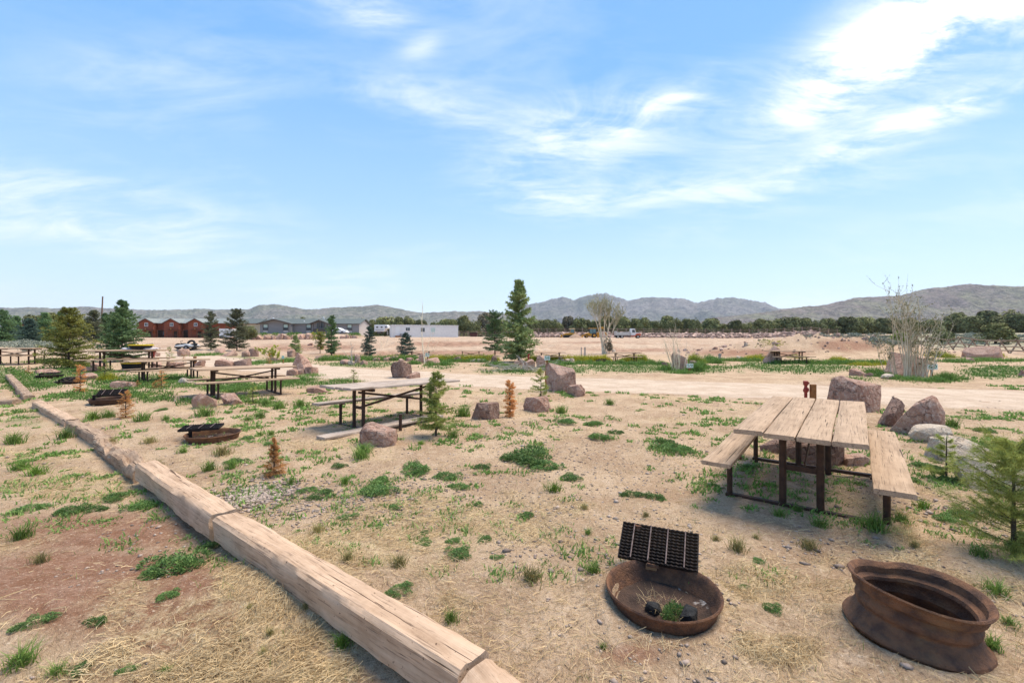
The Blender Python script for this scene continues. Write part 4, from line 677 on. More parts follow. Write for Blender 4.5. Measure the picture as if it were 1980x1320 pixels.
def picnic_table(label, loc, yaw, pitch=0.0, roll=0.0, wood='plank', drop=0.0, bench=(True, True), k0=0, thick=.034, scale=1.0, group='picnic tables of the campground'):
    t = thing('picnic_table', label, 'picnic table', loc, 0, group); t.rotation_euler = Euler((roll, -pitch, yaw)); tz = .76; bz = .44; ex = .74; lo = -.12; t.scale = (scale,) * 3
    def pl(me, nm, p, rx=0.0):
        c = me.copy() if me.materials and me.materials[0] != M[wood] else me
        return link(nm, c, M[wood], t, p, (rx, 0, 0))
    for i in range(4): pl(TOPM[(i + k0) % 8], 'top_plank', ((.012, -.008, .004, .015)[(i + k0) % 4], (i - 1.5) * .243, tz - .02), .012 * ((i * 2 + k0) % 3 - 1))
    st = M['steel']
    for s in (-1, 1):
        for q in (-1, 1): obj('leg', MB().tube([(ex * s, .145 * q, lo), (ex * s, .145 * q, tz - .085)], thick / 1.25 + .004, 12), st, t, 40)
        obj('top_cleat', MB().box((ex * s, 0, tz - .065), (.06, .90, .045)), st, t, bevel=.003); obj('crossbar', MB().box((ex * s, 0, .37), (.02, .262, .05)), st, t, bevel=.003); obj('skid', MB().box((ex * s, .0, .012), (.05, 1.27, .035)), st, t, bevel=.004)
        for q in (-1, 1):
            if bench[0 if q > 0 else 1]: obj('bench_leg', MB().tube([(ex * s, .60 * q, lo), (ex * s, .60 * q, bz - .045)], thick / 1.3, 12), st, t, 40)
        for q in (-1, 1):
            if bench[0 if q > 0 else 1]: obj('bench_cleat', MB().box((ex * s, .60 * q, bz - .052), (.05, .22, .018)), st, t)
    obj('brace', MB().bar((-ex, .02, tz - .13), (ex, .02, .37), .012, .038), st, t); obj('brace', MB().bar((-ex, -.02, .37), (ex, -.02, tz - .13), .012, .038), st, t)
    for q in (-1, 1):
        if bench[0 if q > 0 else 1]: pl(BENM[(k0 + q) % 4], 'bench_plank', (.015 * q, .63 * q, bz - .02))
    return t
# local +X runs along the table away from the camera, local +Y is its left side
picnic_table('near picnic table with four broad planks and pipe legs at the right', (3.10, 4.66, -.058), .915, .022, .0, k0=0)
t2 = picnic_table('bleached picnic table with one bench fallen off, in the middle ground', (-2.197, 8.31, -.10), .879, -.012, -.01, wood='plank_old', bench=(True, False), k0=3)
# one stub of the lost bench's legs still stands
obj('bench_stub', MB().tube([(-.35, -.66, -.12), (-.35, -.66, .27)], .028, 12), M['steel'], t2, 40)
fb0, fb1 = gp(660, 842), gp(822, 815); c = (fb0 + fb1) / 2; o = link('fallen_plank', BENM[1].copy(), M['plank_old'], loc=(c.x, c.y, max(fb0.z, fb1.z, h1(c.x, c.y)) + .03), rot=(0, 0, math.atan2(fb1.y - fb0.y, fb1.x - fb0.x))); tag(o, 'fallen bench plank lying on the ground under the bleached table', 'plank')
picnic_table('long dark legged picnic table above the two pink rocks', (-7.373, 12.255, -.07), .787, -.01, k0=1)
picnic_table('picnic table behind the dead saplings, beside the table with the tub', (-12.745, 16.506, -.09), .886, 0, k0=2)
def far_table(label, px0, px1, top, foot, yaw, k):
    cpx = (px0 + px1) / 2; Y = .76 * F / (foot - top); p = gp(cpx, foot); p = at(cpx, (p.y + Y) / 2); w = (px1 - px0) * p.y / F; s = min(1.25, max(.8, w / (LT * math.cos(yaw)))); 
    return picnic_table(label, (p.x, p.y, p.z), yaw, k0=k, scale=s, thick=.036)
far_table('picnic table carrying the yellow rimmed tub and the white cloth', 184, 306, 696, 724, .35, 1)
far_table('picnic table at the far left edge in front of the olive spruce', -40, 96, 688, 711, .08, 2)
far_table('small far picnic table left of the birch sign, behind mustard weeds', 790, 836, 681, 700, .1, 3)
far_table('small far picnic table among mustard weeds left of the thin dark spruce', 888, 932, 681, 700, .1, 0)
far_table('far picnic table behind the sign with 58', 1038, 1090, 681, 702, .05, 1)
far_table('far picnic table below the cottonwood, between the signs 58 and 59', 1182, 1234, 681, 703, .05, 2)
far_table('far picnic table beside the tall pink boulder', 1486, 1562, 682, 705, -.05, 3)
# ---- things on the table with the tub
tt = [o for o in C.objects if o.get('label', '').startswith('picnic table carrying')][0]; ty_ = tt.rotation_euler.z; tp = tt.location + Vector((math.cos(ty_) * .55, math.sin(ty_) * .55, .76 * tt.scale.z + .006)); sc_ = tt.location.y / F
tub = thing('plastic_tub', 'black oval tub with a bright yellow rim standing on the table', 'tub', tp + Vector((0, 0, .02)))
def oval(r, z, w=.32): return (r, z)
rw = 19.5 * sc_; obj('body', MB().lathe([(rw * .78, 0), (rw * .95, 7.5 * sc_), (rw * .91, 7.5 * sc_), (rw * .74, .02), (0.001, .02), (0.001, 0)], 36), M['black'], tub, 40); b_ = obj('rim', MB().lathe([(rw * .93, 7.3 * sc_), (rw * 1.03, 7.4 * sc_), (rw * 1.03, 9 * sc_), (rw * .90, 9.3 * sc_), (rw * .88, 7.6 * sc_)], 36), mat('yellow_plastic', (.72, .50, .01), rough=.45), tub, 40)
tub2 = thing('plastic_tub', 'black bin with a yellow rim lying under the table with the tub', 'tub', (tp.x - .15, tp.y - .25, h1(tp.x - .15, tp.y - .25)))
obj('body', MB().lathe([(rw * .80, 0), (rw * .95, 14 * sc_), (rw * .91, 14 * sc_), (rw * .74, .02), (0.001, .02), (0.001, 0)], 30), M['black'], tub2, 40); obj('rim', MB().lathe([(rw * .94, 13.8 * sc_), (rw * 1.01, 14 * sc_), (rw * 1.01, 15.4 * sc_), (rw * .9, 15.4 * sc_), (rw * .88, 14 * sc_)], 30), bpy.data.materials['yellow_plastic'], tub2, 40)
def cloth():
    n, m = 40, 22; w, d = 56 * sc_, .62; V = []; Fc = []
    for i in range(n + 1):
        for j in range(m + 1):
            u, v = i / n - .5, j / m - .5; x, y = u * w + .03 * math.sin(v * 19), v * d + .025 * math.sin(u * 23); e = max(0, abs(v) - .32); V.append((x, y, (.012 + .10 * (1 - abs(v) * 1.2)) * (vnoise(np.array([u * 14]), np.array([v * 9]), 5)[0]) + .010 * math.sin(u * 40 + v * 12) ** 2))
    for i in range(n):
        for j in range(m): a = i * (m + 1) + j; Fc.append((a, a + m + 1, a + m + 2, a + 1))
    mb = MB(); mb.v = V; mb.f = Fc; o = obj('cloth', mb, mat('white_cloth', (.62, .60, .62), (.50, .44, .48), 9, .9), None, 60, loc=(tp.x, tp.y, tp.z + .003), rot=(0, 0, ty_)); s = o.modifiers.new('s', 'SOLIDIFY'); s.thickness = .008; tag(o, 'crumpled white cloth spread under the tub on the table', 'cloth')
cloth()
# ================================================================== fire rings
def grate(parent, loc, yaw, tilt, w=.43, d=.27, nb=11, rods=4):
    g = bpy.data.objects.new('grate', None)
    m = MB(); fr = MB(); n = 34; poly = [(-w / 2, -.010)]
    top = [(-w / 2 + w * k / n, .010 if k % 2 else .002) for k in range(n + 1)]; sh = MB().prism([(-w / 2, -.026)] + [(w / 2, -.026)] + top[::-1], -.0045, .0045).mesh('grate_bar')
    base = obj('grate', MB().box((-w / 2 + .004, d / 2, -.002), (.008, d, .018)).box((w / 2 - .004, d / 2, -.002), (.008, d, .018)), M['grate'], parent, loc=loc, rot=(tilt, 0, yaw))
    for k in range(nb): link('grate_bar', sh, M['grate'], base, (0, .006 + (d - .012) * k / (nb - 1), .004))
    for k in range(rods): obj('grate_rod', MB().tube([(-w / 2 + w * (k + .75) / (rods + .5), .004, .018), (-w / 2 + w * (k + .75) / (rods + .5), d - .004, .018)], .0045, 8), M['rod'], base, 40)
    return base
M['ash'] = mat('ash_bed', (.085, .052, .038), (.045, .03, .024), 9, .97, .8, 60, spots=((.42, .37, .34), 8, .62, .70))
def fire_ring(label, c, r, rim, group='steel fire rings', mm='rust', tilt=(0, 0), prof=None, rf=None):
    z = h1(c[0] + .34, c[1]); t = thing('fire_ring', label, 'fire ring', (c[0], c[1], z), 0, group); t.rotation_euler = (tilt[0], tilt[1], 0)
    pr = prof or [(r * .995, rim), (r * 1.02, rim + .005), (r * 1.035, rim - .004), (r * 1.025, rim - .014), (r * .985, rim - .020), (r * .955, rim - .05), (r * .93, rim - .085), (r * .87, rim - .11), (r * .85, rim - .14), (r * .86, -.12), (r * .84, -.12), (r * .83, rim - .14), (r * .85, rim - .105), (r * .91, rim - .08), (r * .935, rim - .05), (r * .965, rim - .016)]
    mb = MB().lathe(pr, 72)
    if rf: mb.v = [rf(v) for v in mb.v]
    obj('ring', mb, M[mm], t, 28); ab = MB(); k = 28; cz = h1(c[0], c[1]) - z
    for i in range(7):
        for j in range(k): a = 2 * math.pi * j / k; q = i / 6 * r * .86; x, y = math.cos(a) * q, math.sin(a) * q; ab.v.append((x, y, cz + .012 + .03 * float(vnoise(np.array([c[0] * 9 + x * 14]), np.array([y * 14 + c[1] * 5]), 7)[0]) + .02 * (i / 6) ** 3))
    ab.f = [(i * k + j, i * k + (j + 1) % k, (i + 1) * k + (j + 1) % k, (i + 1) * k + j) for i in range(6) for j in range(k)]
    obj('ash_bed', ab, M['ash'], t, 60); return t
t = fire_ring('round rusty fire ring with its black grate tipped open, in the foreground', RING1, .318, .068)
gr = grate(t, (.05, .262, .072), -.42, R(36), .50, .26, 12); obj('post', MB().tube([(.0, .50, -.15), (.0, .50, .225)], .022, 12), M['rust'], t, 40); obj('bracket', MB().box((.03, .285, .06), (.075, .05, .022), (0, .1, -.2)), M['rust'], t, bevel=.003); obj('hinge_tab', MB().box((.02, .275, .045), (.07, .006, .04), (.2, .1, -.2)), mat('bare_tab', (.36, .22, .12), rough=.6, metal=.3), t, bevel=.002)
def dent(v):
    x, y, z = v; a = math.atan2(y, x); k = max(0, min(1, (z - .05) / .2)); q = 1 - .15 * k * math.exp(-((a - 1.50) / .30) ** 2) - .06 * k * math.exp(-((a - .9) / .45) ** 2) + .03 * math.cos(2 * (a + .75)); return (x * q, y * q, z + .012 * math.sin(a * 2 + 1) * k)
R2 = [(.280, .268), (.290, .273), (.295, .264), (.290, .254), (.276, .246), (.272, .215), (.268, .200), (.244, .190), (.238, .180), (.242, .165), (.252, .150), (.255, .135), (.253, .118), (.244, .106), (.243, .095), (.250, .084), (.262, .070), (.268, .050), (.280, .036), (.298, .022), (.304, .008), (.298, -.008), (.286, -.004), (.262, .030), (.252, .055), (.238, .080), (.230, .100), (.240, .125), (.238, .150), (.226, .172), (.232, .192), (.256, .206), (.262, .245)]
t = fire_ring('dented rusty wheel rim set on end as a fire pit, in the right foreground', RING2, .28, .27, prof=R2, rf=dent, tilt=(.03, .05)); t.location.z = h1(2.35, 2.0); t.scale = (.97, .97, .93); obj('spike', MB().tube([(-.10, .05, -.06), (-.105, .055, .135)], .004, 6), M['rod'], t)
def charcoal(label, c, dx, dy, w, seed):
    x, y = c[0] + dx, c[1] + dy; o = link('charcoal', rock_mesh(seed, w, w * .75, w * .5, 8, 1), M['char'], loc=(x, y, h1(x, y) + .032), rot=(0, 0, seed)); tag(o, label, 'charcoal', 'charred wood lumps in the fire rings')
charcoal('left charred black lump in the round fire ring with the tipped grate', RING1, -.06, -.02, .10, 801); charcoal('right charred black lump in the round fire ring, beside the weed', RING1, .12, -.10, .12, 802); charcoal('charred black lump inside the dented wheel rim', RING2, -.05, .06, .11, 811)
def small_ring(label, px, py, r, yaw, tilt, mm='rust', off=(-.12, .02), rise=.05, dims=(.5, .34)):
    p = gp(px, py); t = fire_ring(label, (p.x, p.y), r, .10, mm=mm); t.location.z = p.z; grate(t, (off[0], off[1] - .1, .115 + rise), yaw, tilt, *dims, nb=10, rods=3); obj('post', MB().tube([(-r * .92, -.02, -.1), (-r * .92, -.02, .17)], .022, 10), M['grate'], t, 40); obj('bracket', MB().box((-r * .75, -.02, .14), (.16, .04, .03)), M['grate'], t); return t
small_ring('rusty fire ring with a raised black grate between the border timbers and the bleached table', 412, 850, .34, .35, R(2), off=(-.18, .05), rise=.045, dims=(.50, .32)).scale = (1.08,) * 3
small_ring('fire ring with a steeply propped black grate beside the orange dead sapling', 212, 779, .33, .5, R(17), mm='steel', off=(.05, .05), rise=.05, dims=(.46, .3)).scale = (1.15, 1.15, 1.15)
small_ring('low black fire ring in the grass at the far left', 96, 730, .40, .2, R(4), mm='grate', off=(.0, .05))
small_ring('low black fire ring left of the narrow dead sapling', 136, 741, .36, .3, R(14), mm='grate', off=(.0, .05)).scale = (1.1, 1.1, .8)
small_ring('low dark fire ring left of the far table below the cottonwood', 1166, 700, .45, .0, R(3), mm='grate', off=(0, .05))
# ================================================================== signs, stakes, hydrants
def sign(text, label, px, py, w, h, foot, teal=False):
    p = gp(px, foot); q = p.y / F; t = thing('site_sign', label, 'sign', p, 0, 'numbered campsite signs'); zc = (foot - py) * q; W, Hh = w * q, h * q
    obj('post', MB().box((0, .03, zc * .5 - .1), (.09, .04, zc + .2)), M['stake'], t, bevel=.004); pl = obj('plate', MB().box((0, 0, zc), (W, .012, Hh)), M['white_plate'], t, bevel=.002)
    cu = bpy.data.curves.new('lettering', 'FONT'); cu.body = text; cu.align_x = 'CENTER'; cu.align_y = 'CENTER'; cu.size = Hh * .98; cu.extrude = .002; cu.offset = Hh * .006; co = bpy.data.objects.new('lettering', cu); C.objects.link(co); bpy.context.view_layer.update()
    me = bpy.data.meshes.new_from_object(co.evaluated_get(bpy.context.evaluated_depsgraph_get())); bpy.data.objects.remove(co); xs = [v.co.x for v in me.vertices]; k = W * .80 / (max(xs) - min(xs))
    for v in me.vertices: v.co.x *= k
    link('lettering', me, M['green_ink'], pl, (0, -.0085, zc), (R(90), 0, 0)); return t
sign('58', 'white site sign with green 58 on a stake above the tall blocky boulder', 1058, 692, 11, 8, 716); sign('59', 'white site sign with green 59 beside the tall grey boulder', 1334, 707, 13, 8, 719); sign('60', 'largest site sign, white with green 60, right of the willow', 1803, 709, 20, 11, 727); sign('57', 'small pale sign with green 57 beside the birch', 826, 686, 8, 7, 702)
p = gp(547, 703); q = p.y / F; ts = thing('site_sign', 'tiny teal site sign behind the long picnic table', 'sign', p, 0, 'numbered campsite signs'); obj('post', MB().box((0, .03, 5 * q - .1), (.05, .03, 10 * q + .2)), M['stake'], ts); obj('plate', MB().box((0, 0, 12.5 * q), (5 * q, .012, 6 * q)), mat('teal_plate', (.30, .52, .46), rough=.5), ts, bevel=.002)
def stake(label, px, top, foot, w, mm='stake', lean=0.0, foot_at=None):
    p = gp(px, foot); q = p.y / F; h = (foot - top) * q; o = obj('wooden_stake', MB().box((0, 0, h / 2 - .06), (w * q, w * q * .6, h + .12)), M[mm], None, bevel=.004, loc=p, rot=(0, lean, 0)); tag(o, label, 'stake', 'wooden stakes'); return o
stake('orange brown square stake beside the red water spigot behind the near table', 1572, 743, 800, 10); stake('orange brown stake at the left side of the tall blocky boulder', 1056, 717, 752, 4.5); stake('short brown stake seen above the long picnic table', 377, 689, 706, 5); stake('left one of two pale leaning stakes in the weeds', 1389, 683, 701, 4, 'dead_wood', -.22 * -1); stake('right one of two pale leaning stakes in the weeds', 1392, 684, 701, 4, 'dead_wood', -.06); stake('grey post in the mustard weeds below the backhoe', 1131, 671, 692, 3, 'dead_wood'); stake('thin grey post left of the one below the backhoe', 1124, 671, 688, 2, 'dead_wood')
def hydrant(label, px, top, foot, w):
    p = gp(px, foot); q = p.y / F; h = (foot - top) * q; r = w * q / 2; t = thing('water_spigot', label, 'water spigot', p, 0, 'red water spigots')
    obj('pipe', MB().tube([(0, 0, -.08), (0, 0, h * .72)], r * .62, 12), M['red'], t, 40); obj('head', MB().lathe([(.001, h * .66), (r * .95, h * .66), (r * 1.05, h * .72), (r * .62, h * .80), (r * .62, h * .86), (r * 1.0, h * .88), (r * 1.0, h * .99), (r * .5, h), (.001, h)], 14, closed=False), M['red'], t, 40); obj('handle', MB().box((r * .4, 0, h * .93), (r * 2.2, r * .5, r * .7)), M['red'], t, bevel=.004); obj('spout', MB().tube([(0, -r * .5, h * .80), (0, -r * 1.5, h * .78), (0, -r * 1.7, h * .70)], r * .35, 8), M['red'], t, 40)
hydrant('red water spigot post behind the near picnic table', 1558, 736, 800, 9); hydrant('small red spigot behind the rounded red pink boulder', 1022, 684, 706, 4.5); hydrant('small red spigot behind the yellow rimmed tub', 297, 679, 697, 6)
# ================================================================== buildings
M['log'] = mat('red_log', (.30, .085, .04), (.19, .052, .027), 1.5, .8, .35, 9, stretch=(.25, 1, 6.0)); M['log_trim'] = mat('log_trim', (.16, .06, .035), rough=.8); M['green_roof'] = mat('grey_green_roof', (.26, .275, .255), (.215, .23, .215), 2, .6); M['shingle'] = mat('shingle_roof', (.135, .155, .15), (.10, .12, .118), 3, .9, .4, 20)
M['siding'] = mat('grey_siding', (.27, .265, .265), (.23, .225, .225), 1.2, .85, .2, 14, stretch=(.3, 1, 6)); M['tan'] = mat('tan_siding', (.52, .45, .32), (.47, .40, .285), 1.2, .85); M['trim_d'] = mat('dark_trim', (.10, .085, .075), rough=.8); M['door_shade'] = mat('door_and_porch_shade', (.05, .028, .02), rough=.8); M['pale_wall'] = mat('pale_wall', (.50, .45, .42), rough=.8); M['lamp'] = mat('amber_lamp', (.75, .42, .10), rough=.5)
def roof_x(x0, x1, yf, yr, yb, ze, zr, t=.14):          # a gable roof whose ridge runs along X
    m = MB(); V = []
    for x in (x0, x1): V += [(x, yf, ze), (x, yr, zr), (x, yb, ze), (x, yb, ze - t), (x, yr, zr - t), (x, yf, ze - t)]
    return m.add(V, [(0, 1, 4, 5), (1, 2, 3, 4), (11, 10, 7, 6), (10, 9, 8, 7), (0, 6, 7, 1), (1, 7, 8, 2), (5, 4, 10, 11), (4, 3, 9, 10), (0, 5, 11, 6), (2, 8, 9, 3)])
def gable_roof(xc, hw, y0, y1, ze, zr, over=.35, t=.12):  # ridge along Y
    s = (zr - ze) / hw; m = MB()
    for q in (-1, 1): V = [(xc, y0 - over, zr), (xc + q * (hw + over), y0 - over, ze - s * over), (xc + q * (hw + over), y0 - over, ze - s * over + t), (xc, y0 - over, zr + t)]; V += [(a, y1, c_) for a, b, c_ in V]; m.add(V, [(0, 1, 2, 3), (7, 6, 5, 4), (0, 4, 5, 1), (1, 5, 6, 2), (2, 6, 7, 3), (3, 7, 4, 0)])
    return m
def window(parent, x, y, z, w, h, frame='trim', pane='glass', sash=True, fw=.09):
    f = MB()
    for s in (-1, 1): f.box((x + s * (w / 2 + fw / 2), y - .03, z), (fw, .1, h + 2 * fw)); f.box((x, y - .03, z + s * (h / 2 + fw / 2)), (w, .1, fw))
    if sash: f.box((x, y - .02, z), (.05, .07, h))
    o = obj('window', f, M[frame], parent); obj('pane', MB().box((x, y - .012, z), (w, .02, h)), M[pane], o); return o
def cabins(label, pxa, pxb, Y, gables, base=None, ze=4.35, zr=5.75):
    q = Y / F; c = (pxa + pxb) / 2; p = at(c, Y); t = thing('cabin_row', label, 'cabins', p); X = lambda px: (px - c) * q; x0, x1 = X(pxa), X(pxb)
    obj('wall', MB().box(((x0 + x1) / 2, 4.4, ze / 2 - .3), (x1 - x0, 8.0, ze + .6)), M['log'], t); rf = obj('roof', roof_x(x0 - .4, x1 + .4, -.3, 4.4, 9.0, ze - .05, zr), M['green_roof'], t)
    for gx in gables:
        x = X(gx); obj('porch_shade', MB().box((x + 3.3, .36, 1.2), (4.2, .06, 2.1)), M['door_shade'], t)  # dark sheet painted as the shade of the porch recess
        m = MB().prism([(x - 2.1, -.3), (x + 2.1, -.3), (x + 2.1, ze + .05), (x, ze + 1.15), (x - 2.1, ze + .05)], -1.3, 2.4); obj('gable_wall', m, M['log'], t); obj('gable_roof', gable_roof(x, 2.1, -1.3, 4.6, ze + .08, ze + 1.2), M['green_roof'], t); obj('barge_board', gable_roof(x, 2.1, -1.34, -1.2, ze - .02, ze + 1.1, .35, .1), M['log_trim'], t)
        window(t, x + .1, -1.3, ze - .55, .8, .85); obj('lamp', MB().lathe([(.001, -.12), (.13, -.1), (.15, .08), (.001, .14)], 10, closed=False), M['lamp'], t, 40, loc=(x - .1, -1.42, 2.55))
        obj('door', MB().box((x + 1.2, -1.32, .95), (1.0, .08, 1.95)), M['door_shade'], t)
        for k in range(4): obj('porch_post', MB().box((x - 1.2 + 1.55 * k + .5, -2.1, 1.05), (.14, .14, 2.3)), M['log_trim'], t)
        obj('porch_roof', MB().box((x + 1.6, -1.7, 2.28), (5.4, 1.2, .12)), M['log_trim'], t); obj('porch_rail', MB().box((x + 1.9, -2.1, .85), (4.4, .07, .09)).box((x + 1.9, -2.1, .35), (4.4, .05, .06)), M['log_trim'], t); window(t, x + 4.2, .33, 1.35, 1.1, 1.0, 'log_trim', 'glass', False)
    for k in range(2): obj('vent_pipe', MB().tube([(x0 + 9 + 7.3 * k, 3.2, ze + .6), (x0 + 9 + 7.3 * k, 3.2, zr + .3)], .09, 8), M['metal'], rf, 40)
    return t
cabins('long row of red log cabins with three gables and a grey green roof', 262, 447, 130.0, (289.5, 338, 384)); cabins('red log cabin half hidden behind the spruces at the left edge', 34, 78, 150.0, (70,)); cabins('red log cabin end showing between dark and olive spruces', 93, 122, 146.0, ())
def grey_house():
    Y = 113.0; q = Y / F; c = 600; p = at(c, Y); t = thing('grey_house', 'long single storey grey house with dark shingle roof above the rock wall', 'house', p); X = lambda px: (px - c) * q; Z = lambda py: CH + (HZ - py) * q - p.z; ze = Z(625.5)
    x0, x1 = X(503), X(694); obj('wall', MB().box(((x0 + x1) / 2, 4.0, ze / 2 - .5), (x1 - x0, 8.0, ze + 1.0)), M['siding'], t); rf = obj('roof', roof_x(x0 - .1, x1 + .5, -.5, 4.0, 8.6, ze, Z(616.0) + .15), M['shingle'], t)
    obj('end_gable', MB().add([(x1 + .02, 0, ze - .1), (x1 + .02, 8, ze - .1), (x1 + .02, 4, Z(617.5)), (x1 - .1, 0, ze - .1), (x1 - .1, 8, ze - .1), (x1 - .1, 4, Z(617.5))], [(0, 1, 2), (5, 4, 3), (0, 3, 4, 1), (1, 4, 5, 2), (2, 5, 3, 0)]), M['pale_wall'], t); obj('end_wall', MB().box((x1 + .03, 4, ze / 2 - .4), (.06, 7.9, ze + .7)), M['pale_wall'], t)
    for gx, hw, zp in ((538, 3.9, 616.2), (624, 2.1, 617.8)):
        x = X(gx); ov = 1.4; obj('gable_wall', MB().prism([(x - hw, -.6), (x + hw, -.6), (x + hw, ze), (x, Z(zp) - .25), (x - hw, ze)], -ov, 1.5), M['siding'], t); obj('gable_roof', gable_roof(x, hw, -ov, 4.2, ze, Z(zp) - .2, .45), M['shingle'], t); obj('barge_board', gable_roof(x, hw, -ov - .5, -ov - .42, ze - .12, Z(zp) - .32, .46, .2), M['trim_d'], t)
    for wx, ov in ((519.5, 0), (558, 0), (597, 0), (676, 0)):
        inn = abs(X(wx) - X(538)) < 3.9; y = -1.4 if inn else -.0; w = window(t, X(wx), y, Z(632.5), 1.05, 1.35, 'trim_d', 'blind', False, .13); obj('lower_pane', MB().box((X(wx), y - .016, Z(635.5)), (1.04, .03, .62)), M['glass'], w)
        obj('skirt_panel', MB().box((X(wx), y - .03, Z(641)), (1.1, .08, .55)), M['pale_wall'], t)
    x = X(624)
    for s in (-1, 1): w = obj('gable_window', MB().prism([(x + s * .12, Z(634)), (x + s * .85, Z(634)), (x + s * .85, Z(625)), (x + s * .12, Z(622))][::s], -1.46, -1.42), M['glass'], t)
    for s in (-1, 0, 1): obj('porch_post', MB().box((x + s * 1.35, -2.2, Z(635)), (.14, .14, Z(624) - Z(646))), M['trim_d'], t)
    obj('porch_rail', MB().box((x, -2.2, Z(636.5)), (3.0, .08, .1)).box((x, -2.2, Z(639)), (3.0, .06, .9)), M['trim_d'], t)
    for vx, vy in ((522, 614.6), (583, 621), (621, 613.5), (661, 622)): obj('roof_vent', MB().lathe([(.001, .35), (.22, .25), (.2, 0), (.12, -.3)], 10, closed=False), M['trim'], rf, 40, loc=(X(vx), 1.6, Z(vy) - .2))
    a = thing('house_annex', 'tan annex with flat trim joined to the left end of the grey house', 'house', at(479, 116.0)); q2 = 116 / F; z0 = a.location.z; Z2 = lambda py: CH + (HZ - py) * q2 - z0; W = 46 * q2
    obj('wall', MB().box((0, 3.5, Z2(627) / 2 - .4), (W, 7, Z2(627) + .8)), M['tan'], a); obj('roof', roof_x(-W / 2 - 1.0, W / 2 - .1, -.4, 3.5, 7.6, Z2(625), Z2(614.8)), M['shingle'], a); obj('fascia', MB().box((0, -.06, Z2(626.2)), (W + .1, .1, .3)), mat('peach_trim', (.52, .36, .25), rough=.8), a); d = obj('door', MB().box((W * .32, -.03, Z2(640)), (.8, .08, 1.5)), M['pale_wall'], a); obj('door_pane', MB().box((W * .32, -.08, Z2(640)), (.45, .03, 1.1)), M['blind'], d)
grey_house()
def office_trailer():
    a, b = at(757, 109.0), at(886, 115.0); c = (a + b) / 2; d = b - a; L = Vector((d.x, d.y)).length; an = math.atan2(d.y, d.x); t = thing('office_trailer', 'long flat roofed white trailer building on the dirt bank', 'trailer', (c.x, c.y, 1.62), an); Hh = 2.95
    obj('wall', MB().box((0, 2.0, Hh / 2 - .2), (L, 4.0, Hh + .1)), M['white'], t); obj('roof', MB().box((0, 2.0, Hh - .06), (L + .2, 4.2, .14)), M['trim'], t); obj('skirt', MB().box((-L / 2 - .03, 2, Hh / 2 - .2), (.06, 3.9, Hh)), M['white'], t)
    for k in range(26): obj('roof_cap', MB().box((-L / 2 + .3 + k * (L - .6) / 25, -.05, Hh + .04), (.16, .1, .07)), M['trim'], t)
    u = lambda f: -L / 2 + L * f
    dr = obj('door', MB().box((u(.085), -.03, 1.35), (1.0, .08, 2.15)), M['trim'], t); obj('handle', MB().box((u(.085) + .38, -.09, 1.3), (.08, .05, .1)), M['metal'], dr); window(t, u(.235), -.0, 1.9, 1.0, .8, 'trim', 'glass'); window(t, u(.455), 0, 1.75, 1.0, 1.0, 'trim', 'glass'); window(t, u(.61), 0, 1.75, 1.0, 1.0, 'trim', 'blind')
    obj('step', MB().box((u(.085), -.5, .1), (1.1, .8, .35)), M['stake'], t); obj('cooling_unit', MB().box((u(.15), -.45, .35), (1.0, .7, .85)), M['metal'], t, bevel=.03)
office_trailer()
# ---- vehicles
def wheel(parent, x, y, z, r, w=.24, hub='metal', nm='wheel'):
    o = obj(nm, MB().lathe([(r * .55, -w / 2), (r * .93, -w / 2), (r, -w / 2 + .03), (r, w / 2 - .03), (r * .93, w / 2), (r * .55, w / 2)], 22), M['black'], parent, 40, loc=(x, y, z), rot=(R(90), 0, 0)); obj('rim', MB().lathe([(.001, w * .42), (r * .2, w * .45), (r * .56, w * .36), (r * .56, -w * .36), (r * .2, -w * .45), (.001, -w * .42)], 16, closed=False), M[hub], o, 40); return o
def suv():
    p = at(655, 106.0); p.z = h1(p.x, p.y); t = thing('white_car', 'white car parked in front of the porch of the grey house', 'car', p, R(-8)); pr = [(-2.2, .35), (-2.25, .75), (-2.15, 1.0), (-1.75, 1.45), (-.3, 1.56), (.45, 1.42), (1.15, 1.02), (2.0, .90), (2.2, .70), (2.22, .35)]
    obj('body', MB().prism(pr, -.88, .88), M['trim'], t, 30, bevel=.07); gl = [(-1.85, 1.02), (-1.62, 1.38), (-.35, 1.47), (.38, 1.35), (.98, 1.03)]
    for s in (-1, 1): obj('side_window', MB().prism(gl, s * .885 - .01, s * .885 + .01), M['glass'], t)
    for x in (-1.4, 1.35):
        for s in (-1, 1): wheel(t, x, s * .80, .34, .34)
    obj('headlight', MB().box((2.12, -.6, .78), (.16, .3, .14)), M['metal'], t, bevel=.02); obj('headlight', MB().box((2.12, .6, .78), (.16, .3, .14)), M['metal'], t, bevel=.02); obj('sill', MB().box((0, -.87, .42), (2.0, .06, .12)), M['black'], t)
suv()
M['cat'] = mat('yellow_machine', (.62, .30, .025), (.50, .23, .02), 3, .55); M['cab_glass'] = mat('tinted_glass', (.10, .19, .20), rough=.15, spec=.6); M['cream'] = mat('cream_paint', (.70, .55, .33), rough=.6); M['orange'] = mat('orange_paint', (.60, .14, .06), (.45, .1, .05), 3, .55); M['bed'] = mat('truck_bed', (.58, .57, .53), (.45, .42, .38), 2, .7)
